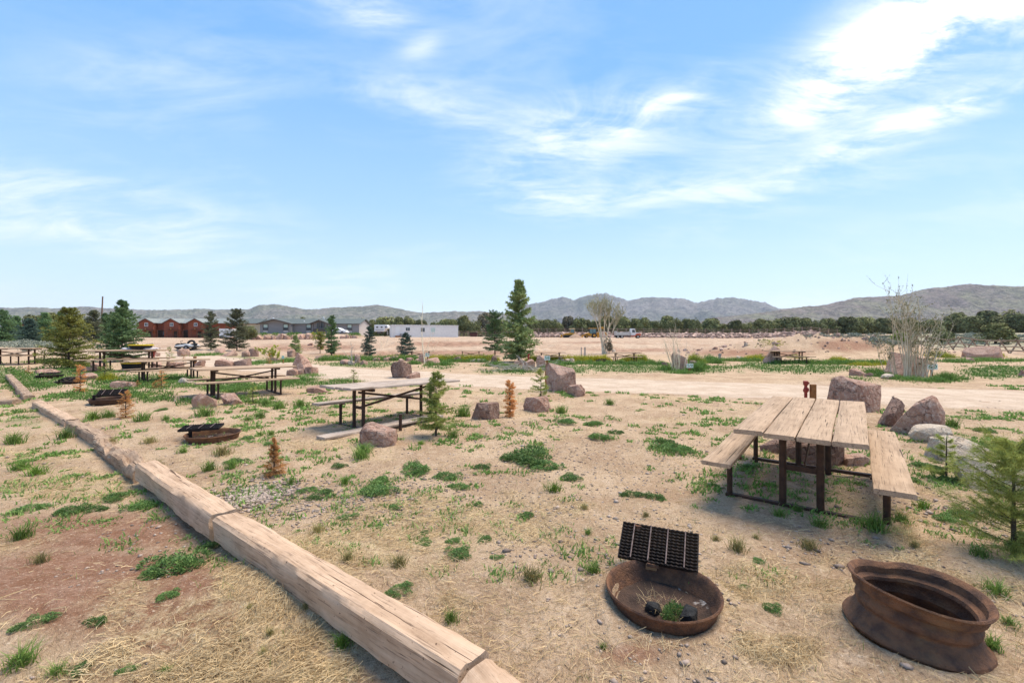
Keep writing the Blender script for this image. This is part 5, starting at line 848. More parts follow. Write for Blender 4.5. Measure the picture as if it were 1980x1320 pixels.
def backhoe():
    p = at(1143, 130.0); p.z = h1(p.x, p.y) - .02; t = thing('backhoe_loader', 'yellow backhoe with its arm folded up, parked on the dirt field', 'backhoe', p); q = 130 / F; y = M['cat']
    obj('chassis', MB().prism([(-1.9, .55), (1.9, .55), (2.0, 1.3), (.4, 1.35), (-.6, 1.55), (-1.7, 1.25)], -.7, .7), y, t, bevel=.04); c = obj('cab', MB().prism([(-.55, 1.2), (1.35, 1.2), (1.25, 2.65), (-.5, 2.65)], -.75, .75), M['cab_glass'], t, bevel=.03); obj('roof', MB().box((.4, 0, 2.74), (2.1, 1.7, .16)), y, c, bevel=.05)
    for x0, z1 in ((-.52, 2.65), (.35, 2.65), (1.3, 2.65)):
        for s in (-1, 1): obj('cab_pillar', MB().box((x0, s * .77, 1.95), (.09, .05, 1.5)), M['black'], c)
    for s in (-1, 1): wheel(t, .75, s * .85, .72, .72, .42, 'cat'); wheel(t, -1.45, s * .8, .48, .48, .3, 'cat')
    obj('loader_arm', MB().bar((-.4, -.62, 1.35), (-2.3, -.62, .75), .12, .22).bar((-.4, .62, 1.35), (-2.3, .62, .75), .12, .22).bar((-2.3, -.62, .75), (-2.7, -.62, .3), .12, .2).bar((-2.3, .62, .75), (-2.7, .62, .3), .12, .2), y, t); obj('bucket', MB().prism([(-2.5, .9), (-2.55, .15), (-3.4, .05), (-3.35, .2), (-2.75, .35), (-2.65, .9)], -1.1, 1.1), y, t)
    obj('boom', MB().bar((2.0, 0, .9), (2.35, 0, 2.7), .22, .5, (0, 1, 0)).bar((2.3, 0, 2.9), (3.6, 0, 2.95), .22, .55), y, t); obj('dipper', MB().bar((3.6, 0, 3.0), (3.9, 0, 1.6), .2, .4, (0, 1, 0)).bar((3.9, 0, 1.6), (4.5, 0, 1.1), .2, .3), y, t); obj('digging_bucket', MB().prism([(4.2, 1.3), (4.9, 1.2), (4.85, .6), (4.4, .55)], -.3, .3), y, t); obj('stabilizer', MB().box((2.0, -.85, .85), (.3, .12, 1.5)), y, t); obj('stabilizer', MB().box((2.0, .85, .85), (.3, .12, 1.5)), y, t)
backhoe()
def bulldozer():
    p = at(1104, 134.0); p.z = h1(p.x, p.y); t = thing('bulldozer', 'yellow bulldozer with a cream cab roof behind the dirt pile, left of the backhoe', 'bulldozer', p); obj('body', MB().prism([(-2.3, .6), (1.5, .6), (1.5, 1.4), (-.3, 1.5), (-2.2, 1.2)], -.7, .7), M['cat'], t, bevel=.05); c = obj('cab', MB().box((.35, 0, 1.95), (1.4, 1.3, 1.2)), M['cab_glass'], t); obj('roof', MB().box((.3, 0, 2.66), (1.75, 1.6, .2)), M['cream'], c, bevel=.04)
    for s in (-1, 1): obj('track', MB().prism([(-2.1, .1), (1.4, .1), (1.7, .45), (1.4, .85), (-2.0, .75), (-2.4, .4)], s * .9 - .22, s * .9 + .22), M['black'], t, bevel=.04)
    for s in (-1, 1):
        for x in (-.3, 1.0): obj('cab_pillar', MB().box((x, s * .66, 1.95), (.1, .06, 1.3)), M['cat'], c)
    obj('blade', MB().prism([(-3.0, .1), (-2.8, .1), (-2.75, .9), (-2.95, 1.0), (-3.05, .5)], -1.4, 1.4), M['cat'], t)
bulldozer()
def truck():
    p = at(1213, 126.0); p.z = h1(p.x, p.y); t = thing('dump_truck', 'old white truck with an orange front and a low bed on the dirt field', 'truck', p, R(-6)); obj('frame', MB().box((-.3, 0, .72), (6.6, .9, .22)), M['black'], t); obj('bed', MB().prism([(-3.5, .85), (.7, .85), (.7, 1.75), (-3.0, 1.72), (-3.0, 2.0), (-3.55, 2.05)], -1.15, 1.15), M['bed'], t, bevel=.03); c = obj('cab', MB().prism([(.8, .8), (2.2, .8), (2.2, 1.55), (1.95, 2.55), (1.75, 2.7), (.95, 2.75), (.8, 2.5)], -1.0, 1.0), M['trim'], t, bevel=.05)
    for s in (-1, 1): obj('cab_window', MB().prism([(1.15, 1.65), (2.02, 1.6), (1.85, 2.4), (1.2, 2.42)], s * 1.005 - .012, s * 1.005 + .012), M['glass'], c)
    obj('windscreen', MB().add([(2.23, -.85, 1.6), (2.23, .85, 1.6), (2.0, .8, 2.45), (2.0, -.8, 2.45)], [(0, 1, 2, 3)]), M['glass'], c); obj('hood', MB().prism([(2.2, .75), (3.5, .75), (3.5, 1.35), (3.3, 1.5), (2.2, 1.62)], -.8, .8), M['trim'], t, bevel=.06); obj('fender', MB().prism([(2.0, .8), (3.55, .7), (3.55, 1.3), (3.2, 1.42), (2.4, 1.35), (2.1, 1.05)], -1.08, -.82), M['orange'], t, bevel=.04); obj('fender', MB().prism([(2.0, .8), (3.55, .7), (3.55, 1.3), (3.2, 1.42), (2.4, 1.35), (2.1, 1.05)], .82, 1.08), M['orange'], t, bevel=.04); obj('grille', MB().box((3.53, 0, 1.0), (.06, 1.2, .5)), M['black'], t); obj('running_board', MB().box((1.5, -1.05, .68), (1.3, .2, .3)), M['orange'], t)
    for x in (2.8, -1.6, -2.7):
        for s in (-1, 1): wheel(t, x, s * .95, .48, .48, .3, 'bed')
truck()
def rv(label, px, Y, foot, wpx, hpx, flip=1):
    q = Y / F; p = at(px, Y, foot); p.z = min(p.z, h1(p.x, Y) + .9); W, Hh = wpx * q, hpx * q; t = thing('camper_trailer', label, 'camper', p); s = flip; b = obj('body', MB().prism([(-W / 2 * s, .6), (W * .22 * s, .6), (W * .30 * s, Hh * .52), (W / 2 * s, Hh * .60), (W / 2 * s, Hh * .85), (W * .42 * s, Hh), (-W / 2 * s, Hh)], -1.2, 1.2), M['trim'], t, bevel=.08)
    obj('stripe', MB().box((-W * .1 * s, -1.215, Hh * .42), (W * .6, .02, .12)), M['metal'], b)
    for x in (-.28, .05, .36): obj('window', MB().box((W * x * s, -1.22, Hh * .73), (W * .13, .03, Hh * .15)), M['glass'], b)
    for x in (-.22, -.08): wheel(t, W * x * s, -1.0, .36, .36); wheel(t, W * x * s, 1.0, .36, .36)
    obj('landing_leg', MB().box((W * .4 * s, 0, Hh * .25 - .3), (.15, .8, Hh * .55)), M['metal'], t)
rv('white fifth wheel camper between the junipers left of the office trailer', 739, 128.0, 636, 26, 17); rv('white camper end showing right of the grey house', 699, 122.0, 637, 16, 14, -1)
def cargo():
    p = at(436, 122.0); q = 122 / F; t = thing('cargo_trailer', 'white box cargo trailer parked at the right end of the cabins', 'trailer', p); W = 24 * q; b = obj('body', MB().box((0, 1, 1.55), (W, 2.2, 2.3)), M['trim'], t, bevel=.04); obj('door_seam', MB().box((-W * .02, -.115, 1.5), (.03, .02, 2.1)), M['metal'], b); obj('door_bar', MB().box((W * .06, -.125, 1.5), (.04, .03, 2.0)), M['metal'], b)
    for x in (-.38, -.26): wheel(t, W * x, -.12, .38, .38); wheel(t, W * x, 2.1, .38, .38)
    obj('fender', MB().box((-W * .32, -.14, .82), (1.0, .2, .08)), M['trim'], t); obj('tongue', MB().bar((-W / 2, 1, .5), (-W / 2 - 1.3, 1, .45), .1, .1), M['black'], t)
cargo()
def boat_gear():
    p = gp(363, 677); q = p.y / F; t = thing('boat_trailer', 'low trailer heaped with a white boat and black tubes on the gravel', 'trailer', p); L = 40 * q
    obj('frame', MB().box((0, 0, .30), (L, 1.0, .08)), M['black'], t); obj('hull', MB().prism([(-L * .42, .36), (L * .40, .36), (L * .46, .52), (L * .1, .66), (-L * .25, .56), (-L * .47, .50)], -.55, .55), M['trim'], t, 30, bevel=.05)
    def torus(nm, loc, R_, r, rot):
        m = MB(); pts = [(R_ * math.cos(2 * math.pi * k / 20), R_ * math.sin(2 * math.pi * k / 20), 0) for k in range(21)]; m.tube(pts, r, 8, False); obj(nm, m, M['black'], t, 60, loc=loc, rot=rot)
    torus('tube', (L * .17, 0, .72), .30, .11, (R(65), 0, .2)); torus('tube', (L * .36, -.2, .58), .24, .10, (R(20), 0, 0)); torus('tube', (-L * .42, -.1, .42), .22, .1, (R(80), 0, .6)); obj('seat_roll', MB().tube([(-L * .2, -.3, .66), (-L * .2, .3, .66)], .10, 10), M['black'], t, 60); obj('handle', MB().tube([(-L * .3, 0, .5), (-L * .34, 0, .95), (-L * .30, .2, .98)], .03, 8), M['black'], t, 60)
    for s in (-1, 1): wheel(t, L * .12, s * .58, .26, .26, .18)
boat_gear()
p = at(194.5, 88.0); t = thing('utility_pole', 'tall bare leaning utility pole between the two left spruces', 'pole', p); obj('pole', MB().tube([(0, 0, -.3), (.42, 0, CH + (HZ - 573) / F * 88 - p.z)], [.17, .11], 12), M['bark'].copy() if False else mat('pole_wood', (.20, .125, .08), (.12, .075, .05), 2, .9, stretch=(8, 8, .4)), t, 40); obj('guard_strip', MB().box((.05, -.17, 1.2), (.06, .02, 2.2)), M['pale_bark'], t)
p = at(916, 118.0); t = thing('dumpster', 'dark red metal dumpster right of the white office trailer', 'dumpster', p); m_ = mat('dumpster_red', (.10, .035, .03), (.07, .028, .024), 2, .7); obj('bin', MB().prism([(-.85, .1), (.85, .1), (.95, 1.1), (-.95, 1.1)], -.6, .6), m_, t, bevel=.03); obj('lid', MB().box((0, 0, 1.16), (2.0, 1.3, .1)), M['black'], t, bevel=.02)
for s in (-1, 1): obj('side_pocket', MB().box((s * .98, 0, .75), (.12, 1.0, .16)), m_, t)
# a pile of dirt before the bulldozer
p = at(1112, 124.0); g = np.random.default_rng(3); mb = MB(); n = 28
for i in range(9):
    r = i / 8 * 2.0
    for k in range(n): a = 2 * math.pi * k / n; w = 1 + .15 * (float(vnoise(np.array([k * .6]), np.array([i * .8]), 3)[0]) - .5); mb.v.append((math.cos(a) * r * w, math.sin(a) * r * w * .8, 1.25 * (1 - (i / 8) ** 1.3) + .1 * (float(vnoise(np.array([k * 1.3]), np.array([i * 1.7]), 8)[0]) - .5) - .12 * (i == 8)))
for i in range(8):
    for k in range(n): mb.f.append((i * n + k, i * n + (k + 1) % n, (i + 1) * n + (k + 1) % n, (i + 1) * n + k))
tag(obj('dirt_pile', mb, mat('pile_soil', (.44, .30, .21), (.36, .23, .155), 2, .97, .6, 9), None, 60, loc=p), 'conical pile of brown dirt between the bulldozer and the backhoe', 'dirt pile')
for lab, px, Y in (('dark metal livestock panel leaning at the edge of the field', 1060, 128.0), ('second dark metal panel left of the leaning one', 1041, 130.0)):
    p = at(px, Y); t = thing('metal_panel', lab, 'panel', p, 0, 'dark metal panels'); 
    for z in (.2, .65, 1.1, 1.55): obj('bar', MB().bar((-1.7, 0, z), (1.7, 0, z), .06, .06), M['steel'], t)
    for x in (-1.7, 0, 1.7): obj('upright', MB().bar((x, 0, 0), (x, 0, 1.75), .07, .07), M['steel'], t)
# ---- fences
def rail_fence():
    px = np.arange(888, 1628, 17.0); P = [at(a, 143.0 + 2 * math.sin(a * .02)) for a in px]; t = thing('rail_fence', 'long post and rail fence running below the far tree line', 'fence', P[0]); o0 = P[0]; post = MB().box((0, 0, .85), (.26, .26, 2.0)).mesh('post'); rails = [MB().bar((0, 0, 0), (1, 0, 0), .13, .14).mesh('rail')]
    for a, b in zip(P, P[1:] + [None]):
        link('post', post, M['rail'], t, a - o0, (0, 0, a.x))
        if b is None: continue
        d = b - a
        for z in (.55, 1.05, 1.6): r = link('rail', rails[0], M['rail'], t, a - o0 + Vector((0, -.1, z)), (0, -math.atan2(d.z, Vector((d.x, d.y)).length), math.atan2(d.y, d.x))); r.scale = (d.length, 1, 1)
rail_fence()
def buck_fence():
    A, B = at(1772, 51.0), at(2040, 35.0); n = 11; t = thing('buck_fence', 'rustic log buck fence with crossed legs at the right edge', 'fence', A); P = []
    for k in range(n): q = A.lerp(B, k / (n - 1)); q.z = h1(q.x, q.y); P.append(q)
    d0 = (B - A); an = math.atan2(d0.y, d0.x); nx = Vector((-math.sin(an), math.cos(an), 0))
    for k, q in enumerate(P):
        o = q - A; 
        for s in (-1, 1): obj('crossed_leg', MB().tube([o + nx * s * .62 + Vector((0, 0, -.06)), o - nx * s * .22 + Vector((.05 * s, 0, 1.28))], [.065, .05], 8), M['rail'], t, 40)
        if k < n - 1:
            o2 = P[k + 1] - A
            for f, z in ((.05, 1.15), (-.30, .62), (-.5, .28)): obj('rail', MB().tube([o + nx * f + Vector((-.2 * math.cos(an), -.2 * math.sin(an), z)), o2 + nx * f + Vector((.2 * math.cos(an), .2 * math.sin(an), z + .03))], [.055, .045], 8), M['rail'], t, 40)
buck_fence()
# ---- rock retaining wall below the grey house: every boulder a part
def retaining():
    t = thing('rock_retaining_wall', 'retaining wall of big pink boulders below the grey house', 'rock wall', at(490, 101.0)); o0 = t.location.copy(); g = random.Random(9); ms = [rock_mesh(700 + k, 1, 1, 1, 9, 1) for k in range(7)]; px = 486.0; k = 0
    while px < 690:
        w = g.uniform(8, 15) * (1 if px < 622 else .7); Y = 100.6 + g.uniform(-.3, .3) - max(0, px - 600) * .02; q = Y / F; p = at(px + w / 2, Y - .6); hh = g.uniform(9, 13.5) * q * (1 if px < 625 else .65); b = link('boulder', ms[k % 7], M['rock_p' if k % 3 else 'rock'], t, p - o0 + Vector((0, .4, -.05)), (0, 0, g.choice((0, 3.14, .3)))); b.scale = (w * q * 1.12, 1.6, hh); px += w * .98; k += 1
        if g.random() < .3: b = link('boulder', ms[(k + 3) % 7], M['rock_p'], t, p - o0 + Vector((.3, -.9, -.05)), (0, 0, 1.0)); b.scale = (.9, .7, .55)
retaining()
def rubble():
    g = np.random.default_rng(17); ms = [rock_mesh(740 + k, 1, 1, 1, 7, 0) for k in range(6)]; data = []
    for me in ms: n = len(me.vertices); co = np.zeros(n * 3); me.vertices.foreach_get('co', co); fs = [tuple(f.vertices) for f in me.polygons]; data.append((co.reshape(-1, 3), fs))
    mb = MB()
    n1_, n2_ = 1500, 300; Ya = np.concatenate([g.uniform(135.5, 141.5, n1_), 37.5 + g.normal(0, 2.0, n2_)]); Xa = np.concatenate([(g.uniform(1020, 1585, n1_) - CX) / F * Ya[:n1_], g.uniform(13, 36, n2_)]); Sa = np.concatenate([g.uniform(.45, 1.15, n1_), g.uniform(.05, .19, n2_) * np.where(np.arange(n2_) % 12, 1, 2.2)]); Za = H(Xa, Ya) + np.concatenate([g.uniform(-.32, .03, n1_), np.full(n2_, -.05)])
    for k, (x, Y, z, s) in enumerate(zip(Xa, Ya, Za, Sa)):
        co, fs = data[k % 6]; a = g.uniform(0, 6.3); ca, sa = math.cos(a), math.sin(a); V = co * np.array([s * 1.3, s * 1.1, s * .8]); mb.add(np.stack([V[:, 0] * ca - V[:, 1] * sa + x, V[:, 0] * sa + V[:, 1] * ca + Y, V[:, 2] + z], 1), fs)
    m_ = mat('rubble_stone', (.46, .33, .265), (.34, .225, .18), .6, .95, island=.4); o = link('rubble_bank', mb.mesh('rubble_bank'), m_); stuff(o, 'broken pink rubble below the rail fence and on the dirt mounds', 'rubble')
rubble()
# ================================================================== ground cover
g = np.random.default_rng(101)
def scatter(n, y0, y1, px0=-250, px1=2230):             # even over the picture, turned into ground points
    px = g.uniform(px0, px1, n); py = g.uniform(y0, y1, n); Y = F * (CH + .05) / (py - HZ); return (px - CX) / F * Y, Y
def in_ring(x, y): return (np.hypot(x - RING1[0], y - RING1[1]) < .36) | (np.hypot(x - RING2[0], y - RING2[1]) < .35)
def on_timber(x, y): return dist_poly(x, y, TIMB[:6])[0] < .13
def straw():
    x, y = scatter(250000, 745, 1500); st, gr, rd, pale, sg, road = masks(x, y); n2 = fbm(x * 7, y * 7, 91); keep = (g.random(len(x)) < (st * .9 + .12) * (1 - road) * sstep(.25, .6, n2) * (1 - .8 * rd)) & ~in_ring(x, y) & ~on_timber(x, y); x, y = x[keep], y[keep]; n = len(x)
    L = g.uniform(.02, .085, n) * np.where(g.random(n) < .12, 1.8, 1) * (1 + .04 * y); a = g.uniform(0, math.pi * 2, n) * .6 + fbm(x * 1.5, y * 1.5, 95) * 7; w = np.maximum(g.uniform(.0012, .0024, n), .00042 * y)
    dx, dy = np.cos(a) * L / 2, np.sin(a) * L / 2; k = g.normal(0, .18, n); mx, my = -dy * k, dx * k; lift = g.uniform(.002, .02, n); tip = lift + np.where(g.random(n) < .12, g.uniform(.0, .05, n), g.uniform(-.004, .014, n))
    X = np.stack([x - dx, x + mx, x + dx], 1); Yv = np.stack([y - dy, y + my, y + dy], 1); Z = H(X.ravel(), Yv.ravel()).reshape(X.shape) + np.stack([lift * .4, lift + .004, np.maximum(tip, .002)], 1)
    P = np.stack([X, Yv, Z], 2); wx, wy = -np.sin(a) * w / 2, np.cos(a) * w / 2; off = np.stack([wx, wy, g.normal(0, .5, n) * w], 1)[:, None, :]; V = np.concatenate([P - off, P + off], 1).reshape(-1, 3); b = np.arange(n)[:, None] * 6; Q = np.concatenate([b + np.array([[0, 1, 4, 3]]), b + np.array([[1, 2, 5, 4]])], 0)
    stuff(link('dry_straw', np_mesh('dry_straw', V, Q), M['straw']), 'dry yellow straw scattered over the campsite soil', 'straw')
straw()
def blades(x, y, z, hgt, wid, lean=.5):
    n = len(x); a = g.uniform(0, 6.283, n); ln = g.uniform(.1, lean, n) * hgt; b = g.uniform(0, 6.283, n); P = np.stack([x, y, z], 1); W = np.stack([np.cos(b), np.sin(b), np.zeros(n)], 1) * (wid / 2)[:, None]; M1 = P + np.stack([np.cos(a) * ln * .3, np.sin(a) * ln * .3, hgt * .6], 1); T = P + np.stack([np.cos(a) * ln, np.sin(a) * ln, hgt], 1)
    return np.concatenate([np.stack([P - W, P + W, M1 + W * .6], 1), np.stack([P - W, M1 + W * .6, M1 - W * .6], 1), np.stack([M1 - W * .6, M1 + W * .6, T], 1)], 0)
def lawn():
    x, y = scatter(220000, 720, 1330, -150, 2130); st, gr, rd, pale, sg, road = masks(x, y); n2 = fbm(x * 4, y * 4, 93); keep = (g.random(len(x)) < gr * (1 - .8 * road) * sstep(.40, .62, n2) * .8 * (.3 + .7 * sstep(3.5, 7, y)) + .003 * (1 - road) * (n2 > .55)) & ~in_ring(x, y) & ~on_timber(x, y); x, y = x[keep], y[keep]
    x = np.concatenate([x + g.normal(0, .02, len(x)) * (1 + .1 * y) for _ in range(2)]); y = np.concatenate([y, y + g.normal(0, .03, len(y))]); n = len(x); z = H(x, y)
    T = blades(x, y, z - .004, g.uniform(.025, .075, n) * np.minimum(1 + .03 * y, 1.9), np.maximum(.003, .0009 * y), .9); stuff(link('grass', tri_soup('grass', T), M['grass']), 'short patchy green grass growing through the campsite soil', 'grass')
lawn()
def stubble():
    x, y = scatter(110000, 745, 1400); st, gr, rd, pale, sg, road = masks(x, y); n2 = fbm(x * 3, y * 3, 94); keep = (g.random(len(x)) < (.25 + .75 * st) * (1 - road) * sstep(.42, .62, n2) * (1 - .7 * rd)) & ~in_ring(x, y) & ~on_timber(x, y); x, y = x[keep], y[keep]; n = len(x)
    stuff(link('dry_stubble', tri_soup('dry_stubble', blades(x, y, H(x, y) - .003, g.uniform(.012, .04, n) * np.minimum(1 + .05 * y, 1.8), np.maximum(.0022, .0009 * y), 1.2)), M['straw']), 'short dry grass stubble over the campsite soil', 'stubble')
stubble()
def far_lawn():
    x, y = scatter(150000, 694, 790, -150, 2130); st, gr, rd, pale, sg, road = masks(x, y); n2 = fbm(x * 2.2, y * 2.2, 93); keep = (g.random(len(x)) < gr * (1 - .85 * road) * (.55 + .45 * sstep(.36, .6, n2))); x, y = x[keep], y[keep]; n = len(x)
    T = blades(x, y, H(x, y) - .004, g.uniform(.04, .11, n), .0024 * y, 1.2); stuff(link('lawn', tri_soup('lawn', T), M['thicket']), 'green lawn of the far campsites beyond the gravel road', 'grass')
far_lawn()
def sprouts():
    cx, cy = scatter(7000, 745, 1120, -100, 2080); st, gr, rd, pale, sg, road = masks(cx, cy); n2 = fbm(cx * .7, cy * .7, 99); keep = (g.random(len(cx)) < (sstep(.34, .60, n2) * .6 * (.12 + .88 * sstep(3.2, 6.0, cy)) + gr * .5 + .5 * np.exp(-((dist_poly(cx, cy, ROADC)[0] - 3.1) / .5) ** 2)) * (1 - road)) & ~in_ring(cx, cy) & ~on_timber(cx, cy); cx, cy = cx[keep], cy[keep]; m = 30; r = np.minimum(g.uniform(.012, .06, len(cx)) * (1 + .05 * cy), .11)
    x = np.repeat(cx, m) + g.normal(0, 1, len(cx) * m) * np.repeat(r, m); y = np.repeat(cy, m) + g.normal(0, 1, len(cx) * m) * np.repeat(r, m); n = len(x); T = blades(x, y, H(x, y) - .003, np.repeat(r, m) * g.uniform(.3, 1.0, n), np.maximum(.006, .0025 * y) * g.uniform(.7, 2.2, n), 1.5); stuff(link('sprouts', tri_soup('sprouts', T), mat('sprout_leaf', (.16, .29, .06), (.24, .34, .10), 1.5, .75, island=.4, transl=.25)), 'scattered tiny green sprouts dotting the soil', 'weeds')
sprouts()
def thicket(name, label, L, m, dens, leafw=1.0):
    T = []
    for px, py, w, h in L:
        p = gp(px, py); q = p.y / F; n = int(dens * w * h / 10) + 20; x = p.x + g.normal(0, .36, n) * w * q; y = p.y + g.normal(0, .30, n) * min(w, 45) * q + .1; y = np.maximum(y, 2.0); hh = h * q * g.uniform(.45, 1.1, n) * np.clip(1.15 - np.abs(x - p.x) / (w * q * .9), .35, 1); z = H(x, y)
        T.append(blades(x, y, z - .02, hh, np.full(n, 1.1 * q * leafw), .7)); k = n * 3; i = g.integers(0, n, k); f = g.random(k); P = np.stack([x[i], y[i], z[i] + hh[i] * f], 1) + g.normal(0, 1, (k, 3)) * np.array([1.2 * q, 1.2 * q, .3 * q]); a = unit(g, k); b = np.cross(a, unit(g, k)); b /= np.linalg.norm(b, axis=1, keepdims=True) + 1e-9; s = q * leafw * g.uniform(.5, 1.3, (k, 1)); P[:, 2] = np.maximum(P[:, 2], H(P[:, 0], P[:, 1]) + .01); T.append(np.stack([P - b * s * .5, P + b * s * .5, P + a * s * 1.5], 1))
    stuff(link(name, tri_soup(name, np.concatenate(T)), m), label, 'weeds')
thicket('weed_thicket', 'tall dark green weeds along the backs of the far campsites', [(a, 697, 26, 12) for a in range(628, 800, 17)] + [(a, 700, 24, 9) for a in range(850, 950, 20)] + [(a, 703 + (a % 3), 26, 9) for a in range(1060, 1300, 20)] + [(a, 698, 26, 9) for a in range(1380, 1480, 20)] + [(1345, 718, 26, 22), (1358, 712, 24, 16), (1290, 716, 30, 12), (1320, 722, 50, 9), (1385, 702, 26, 14), (1372, 700, 26, 16)] + [(a, 703, 26, 10) for a in range(1505, 1580, 18)] + [(a, 704, 28, 11) for a in range(1600, 1710, 18)] + [(1835, 736, 26, 20), (1815, 738, 30, 12), (1780, 736, 40, 10), (1745, 734, 50, 9), (1712, 728, 40, 12), (1695, 722, 34, 14), (1850, 700, 50, 9), (1890, 698, 50, 9), (1930, 698, 60, 8), (1975, 698, 40, 8), (1660, 735, 60, 6)]
        + [(960, 708, 40, 12), (985, 712, 36, 12), (1000, 718, 40, 8), (1060, 716, 26, 12), (1075, 708, 30, 10), (860, 706, 26, 10), (832, 706, 22, 9), (800, 704, 22, 10), (555, 700, 40, 9), (505, 703, 50, 9), (480, 706, 40, 7), (415, 686, 30, 6), (390, 688, 36, 7), (660, 738, 60, 8), (560, 740, 50, 8), (530, 746, 46, 7), (220, 692, 40, 8), (600, 728, 40, 8), (580, 735, 50, 9), (330, 735, 50, 9), (360, 748, 60, 8), (430, 752, 70, 8), (500, 752, 70, 8), (90, 700, 60, 9), (160, 708, 50, 9)], M['thicket'], 7.5)
thicket('mustard_weeds', 'yellow green flowering mustard weeds behind the far campsites', [(a, 696, 22, 11) for a in range(760, 800, 14)] + [(a, 697, 24, 13) for a in range(838, 960, 14)] + [(a, 698, 24, 13) for a in range(1030, 1175, 14)] + [(1222, 698, 26, 13), (1240, 698, 26, 15), (1210, 698, 22, 9), (1345, 702, 26, 20), (1455, 697, 28, 12), (1470, 695, 24, 12), (1620, 699, 24, 12), (1632, 698, 20, 8), (1670, 706, 40, 9), (1700, 704, 36, 10), (1822, 690, 30, 12), (1930, 690, 16, 12), (650, 692, 16, 8), (205, 735, 26, 16), (1560, 702, 22, 8), (1540, 692, 20, 8), (1490, 664, 40, 4)], M['mustard'], 9)
thicket('sagebrush', 'pale grey green sagebrush covering the open flats', [(g.uniform(-30, 95), g.uniform(657, 676), g.uniform(14, 26), g.uniform(4, 8)) for k in range(46)] + [(g.uniform(1690, 1990), g.uniform(645, 668), g.uniform(12, 22), g.uniform(3, 6)) for k in range(60)] + [(g.uniform(1560, 1700), g.uniform(643, 652), 16, 3) for k in range(16)], M['sage'], 8, 1.5)
thicket('yard_weeds', 'low green weeds along the foot of the grey house and trailer', [(a, 647, 14, 3.5) for a in (508, 530, 560, 572, 600, 612, 680, 690)] + [(815, 650, 12, 4), (845, 650, 12, 3.5), (860, 651, 10, 3)], M['thicket'], 14)
def pebbles():
    oc = np.array([(1, 0, 0), (-1, 0, 0), (0, 1, 0), (0, -1, 0), (0, 0, 1), (0, 0, -1), (.75, .75, .1), (-.75, .7, -.1), (.7, -.75, 0), (-.75, -.7, .15)], float); hull = bmesh.new(); [hull.verts.new(v) for v in oc]; bmesh.ops.convex_hull(hull, input=hull.verts); hull.verts.ensure_lookup_table(); fs = np.array([[v.index for v in f.verts] for f in (bmesh.ops.triangulate(hull, faces=hull.faces)['faces'] or hull.faces)]); hull.verts.index_update(); fs = np.array([[v.index for v in f.verts] for f in hull.faces]); oc = np.array([v.co[:] for v in hull.verts]); hull.free()
    x, y = scatter(15000, 770, 1400, -150, 2150); n2 = fbm(x * 1.2, y * 1.2, 97); k = g.random(len(x)) < sstep(.42, .66, n2) * (.25 + .75 * sstep(2.2, 4.0, y)); x, y = x[k], y[k]; s = g.uniform(.004, .012, len(x)) * np.where(g.random(len(x)) < .07, 2.2, 1) * np.minimum(1 + .04 * y, 1.6)
    def patch(px, py, sx, sy, n, lo, hi):
        p = gp(px, py); q = p.y / F; return p.x + g.normal(0, sx * q, n), p.y + g.normal(0, sy, n), g.uniform(lo, hi, n)
    for a in ((495, 955, 34, .20, 750, .012, .026), (620, 965, 90, .35, 420, .007, .016), (820, 940, 160, .45, 500, .006, .014), (700, 1000, 140, .3, 260, .006, .014), (1130, 880, 120, .5, 380, .007, .015), (1840, 985, 50, .18, 60, .01, .022), (980, 830, 140, .7, 300, .008, .018)):
        u, v, w = patch(*a); x = np.concatenate([x, u]); y = np.concatenate([y, v]); s = np.concatenate([s, w])
    ok = ~in_ring(x, y) & ~on_timber(x, y) & (y > 1.2); x, y, s = x[ok], y[ok], s[ok]; n = len(x); a = g.uniform(0, 6.283, n); V = oc[None] * (s[:, None, None] * np.stack([g.uniform(.8, 1.5, n), g.uniform(.7, 1.1, n), g.uniform(.45, .75, n)], 1)[:, None, :]) * g.uniform(.8, 1.2, (n, len(oc), 1)); ca, sa = np.cos(a)[:, None], np.sin(a)[:, None]
    W = np.stack([V[:, :, 0] * ca - V[:, :, 1] * sa + x[:, None], V[:, :, 0] * sa + V[:, :, 1] * ca + y[:, None], V[:, :, 2] + (H(x, y) + s * .2)[:, None]], 2); Fi = (fs[None] + (np.arange(n) * len(oc))[:, None, None]).reshape(-1, 3); stuff(link('pebbles', np_mesh('pebbles', W.reshape(-1, 3), Fi, True), M['pebble']), 'small pale pebbles strewn over the soil and in a patch beside the timbers', 'pebbles')
pebbles()
